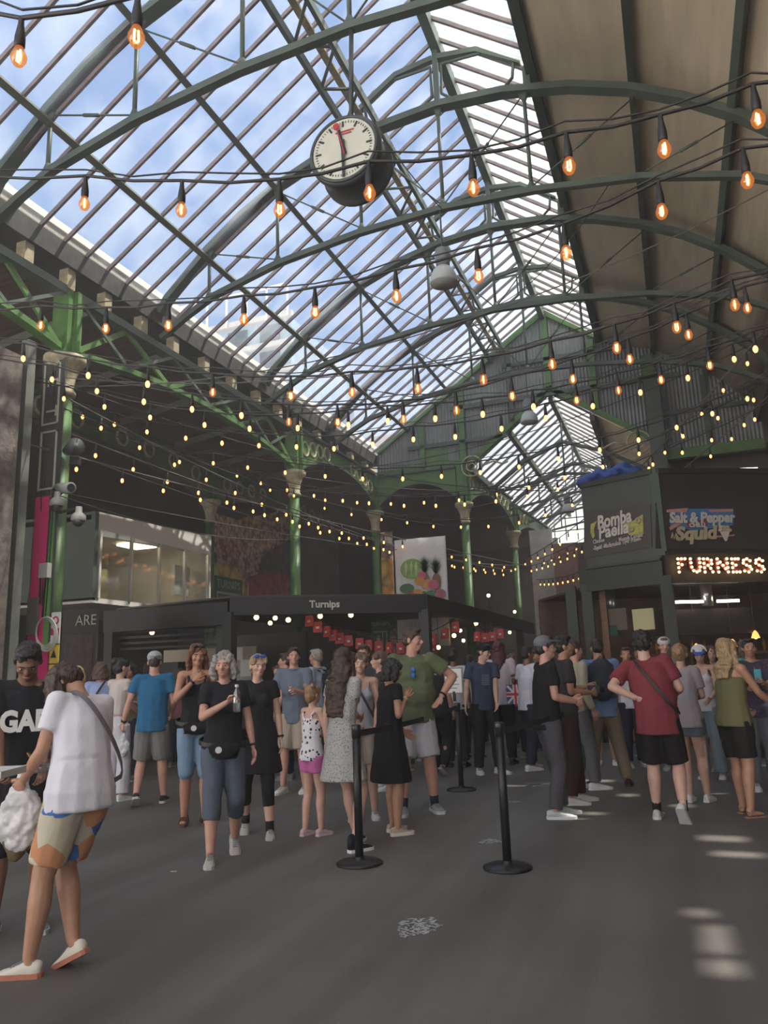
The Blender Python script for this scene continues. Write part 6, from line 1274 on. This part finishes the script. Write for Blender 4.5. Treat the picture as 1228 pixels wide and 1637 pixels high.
p21=person('person with dark hair in white tee, back turned, beside the notice post',(733,1226),-10,1.74,'f','brown',('updo','black'),('tee',(.62,.60,.62)),('trousers',(.03,.03,.04)),('sneaker',(.04,.04,.04),(.05,.05,.05)))
p39=person('person in yellow and white clothes half hidden behind the notice post',(715,1206),-60,1.60,'f','brown',('long','black'),('tee',(.50,.42,.16)),('trousers',(.30,.42,.55)),('sneaker',(.6,.6,.6),(.6,.6,.6)))
p40=person('person in pale green and pink tee between navy tee and notice',(757,1212),-20,1.66,'m','tan',('short','black'),('tee',(.45,.50,.36)),('trousers',(.05,.05,.06)),('sneaker',(.1,.1,.1),(.1,.1,.1)))
far=[(832,1210,1.66,'f','brown','long',(.30,.12,.10),'person in rust top far behind the white tee man'),(872,1204,1.70,'m','tan','short',(.10,.13,.22),'man in navy far behind the grey cap man'),(893,1196,1.66,'f','fair','long',(.45,.42,.40),'pale dressed person deep in the crowd past the caps'),(822,1198,1.72,'m','pink','short',(.06,.07,.10),'man in dark top deep in the crowd left of the white tee man'),
 (648,1232,1.66,'f','tan','updo',(.04,.04,.05),'dark topped person hidden behind olive tee man at left'),(690,1215,1.7,'m','brown','short',(.30,.07,.06),'person in red top under the red bags'),(545,1222,1.66,'f','fair','long',(.35,.33,.32),'pale topped person deep behind the long haired woman'),(340,1236,1.62,'f','tan','long',(.35,.10,.12),'person in red flowered top between auburn and grey haired women'),(447,1224,1.6,'f','fair','updo',(.28,.34,.36),'person with fair hair far behind the black v-neck woman'),
 (283,1226,1.60,'f','tan','long',(.32,.12,.13),'person in red behind the blue tee man'),(1040,1208,1.68,'m','brown','short',(.12,.10,.10),'person at the kiosk counter hidden by the red tee'),(1180,1214,1.66,'m','pink','short',(.08,.08,.10),'person at the kiosk counter behind the blond woman'),(920,1200,1.74,'m','tan','short',(.10,.09,.09),'person in dark top at the left corner of the kiosk'),(1212,1222,1.7,'f','fair','long',(.12,.38,.30),'person in teal top at the kiosk, right edge'),(905,1222,1.66,'m','brown','short',(.20,.20,.22),'grey topped person behind the man with the camera'),(775,1194,1.7,'f','fair','bob',(.40,.10,.10),'person in red deep under the stall edge')]
for px,py,H,sx,skk,hs,c,lab in far:
    person(lab,(px,py),random.choice((-30,20,150,180,-120,60)),H,sx,skk,(hs,random.choice(('black','brown','midbrown'))),('tee',c),('trousers',(.05,.05,.07)),('sneaker',(.2,.2,.2),(.4,.4,.4)),det=0)
# ---------------- things held
def held(name,mb,m,lab,cat_,smooth=True): return tag(mb.build(name,m,None,smooth),lab,cat_)
CLR=glass_mat('clear_plastic',(.82,.86,.88),(.05,.3),9,(1,1,1),.5,.25); 
h=p9['hd'][1]; t=thing('water_bottle','clear plastic bottle held by the grey haired woman','bottle',tuple(h))
MB().lathe(h,[(.026,-.10),(.031,-.09),(.031,.04),(.014,.085),(.013,.10)],16).build('bottle_body',CLR,t,True); MB().lathe(h,[(.015,.10),(.015,.12)],12).build('cap',WHITE,t)
PLB=glass_mat('white_film',(.9,.9,.9),(.45,.8),6,(1,1,1),1,.12)
def carrier(p,s,lab,m):
    q=MB().ell((p.x,p.y,p.z-.24*s),(.11*s,.07*s,.14*s)); q.cone((p.x-.04*s,p.y,p.z-.22*s),(p.x-.01,p.y,p.z-.02),(.045*s,.03*s),(.012,.012)); q.cone((p.x+.04*s,p.y,p.z-.22*s),(p.x+.01,p.y,p.z-.02),(.045*s,.03*s),(.012,.012))
    me=fuse(q,.009,1,.05,.06,'carrier_bag'); me.materials.append(m); o=bpy.data.objects.new('carrier_bag',me); COL.objects.link(o); tag(o,lab,'bag')
carrier(p7['hd'][0],.8,'crumpled clear plastic bag hanging from the blue tee man',mat('silver_film',(.55,.55,.58),.25))
bp_=onY(38,1216,p2['wr'][0].y+.05); carrier(bp_,1.25,'white plastic carrier bag hanging beside the patterned shorts',mat('milky_plastic',(.60,.58,.57),.4,0,.25,7))
h=p2['hd'][0]; q=MB().ell((h.x,h.y,h.z-.22),(.10,.05,.15)); q.cone((h.x,h.y,h.z-.15),(h.x,h.y,h.z-.0),(.06,.03),(.015,.015)); me=fuse(q,.01,1,.04,.07,'cloth_bag'); me.materials.append(fab('olive_bag',(.13,.095,.045))); o=bpy.data.objects.new('cloth_bag',me); COL.objects.link(o); tag(o,'olive brown cloth bag hanging from the woman in white tee','bag')
h=p1['hd'][0]; t=thing('food_tray','small clear food tub held by the person at the left edge','food tub',tuple(h)); MB().lathe(h+V((0,0,.02)),[(.05,0),(.065,.05)],16).build('tub',CLR,t,True); MB().bar(h+V((0,0,.03)),h+V((-.09,0,.13)),.015,.01).build('wooden_fork',WOOD,t)
b0=onY(0,1236,2.75); o=MB().box((b0.x-.10,b0.y,b0.z),(.28,.24,.03),M4.Rotation(.35,3,'Z')).build('pizza_box',mat('white_card',(.70,.68,.66),.6)); tag(o,'corner of a white flat box at the left edge','box')
h=(p26['wr'][0]+p26['wr'][1])/2+V((.06,0,.0)); t=thing('camera','black camera held at chest by the man in charcoal shirt','camera',tuple(h)); MB().box(h,(.13,.07,.09)).build('camera_body',BLACK,t,bevel=.008); MB().cone(h,h+V((.10,.02,-.01)),.033,.036,n=16).build('lens',BLACK,t,True)
h=p37['hd'][0]; tag(MB().box(h+V((0,0,.05)),(.075,.012,.15)).build('phone',mat('teal_case',(.05,.40,.45),.4),None,bevel=.008),'teal phone held at the right edge','phone')
h=p11['hd'][0]; tag(MB().lathe(h,[(.028,-.07),(.036,.05)],14).build('drink_cup',CLR,None,True),'clear cup held by the man in grey blue polo','cup')
q=MB().box(p10['M']@V((.20,.12,.86)),(.17,.08,.20)); me=fuse(q,.01,4,0,.1,'shoulder_bag'); me.materials.append(BLACK); o=bpy.data.objects.new('shoulder_bag',me); COL.objects.link(o); tag(o,'black shoulder bag at the hip of the woman in black v-neck','bag')
# union flag bags
def flagbag(p,lab,rz=0):
    t=thing('flag_bag',lab,'bag',tuple(p),rz); MB().box((0,0,-.16),(.26,.10,.28)).build('bag_body',mat('flag_blue',(.04,.06,.28),.6),t,local=True)
    W2=WHITE; R2=mat('flag_red',(.55,.04,.07),.6)
    for y_ in (-.052,): 
        MB().box((0,y_,-.16),(.26,.004,.07)).build('white_band',W2,t,local=True); MB().box((0,y_,-.16),(.07,.004,.28)).build('white_band',W2,t,local=True); MB().box((0,y_-.003,-.16),(.26,.004,.035)).build('red_band',R2,t,local=True); MB().box((0,y_-.003,-.16),(.035,.004,.28)).build('red_band',R2,t,local=True)
        for a in (.82,-.82): MB().box((0,y_+.001,-.16),(.34,.002,.03),M4.Rotation(a,3,'Y')).build('white_diagonal',W2,t,local=True)
    MB().tube([(-.06,0,-.02),(-.05,0,.08),(.05,0,.08),(.06,0,-.02)],.006,5).build('handle',W2,t,local=True)
flagbag(onY(823,1092,11.6),'union flag patterned bag between pink tee and white tee',.2); flagbag(onY(240,1118,8.6),'union flag patterned bag behind the blue tee man',.3)
TB=bpy.data.scenes['scratch']; bpy.data.scenes.remove(TB)
# ================================================================== THIN MARKET HAZE
hm_=bpy.data.materials.new('market_haze'); hm_.use_nodes=True; t_=hm_.node_tree; t_.nodes.clear()
vs_=N(t_,'ShaderNodeVolumeScatter'); vs_.inputs['Density'].default_value=.0095; vs_.inputs['Color'].default_value=(1,.94,.86,1); vs_.inputs['Anisotropy'].default_value=.45; oo=N(t_,'ShaderNodeOutputMaterial'); t_.links.new(vs_.outputs[0],oo.inputs['Volume'])
hz_=MB().bx((-24.4,-9.2,.015),(14.2,46.2,13.0)).build('haze',hm_); hz_['kind']='stuff'; hz_['label']='thin sunlit smoky haze filling the market hall'; hz_['category']='haze'
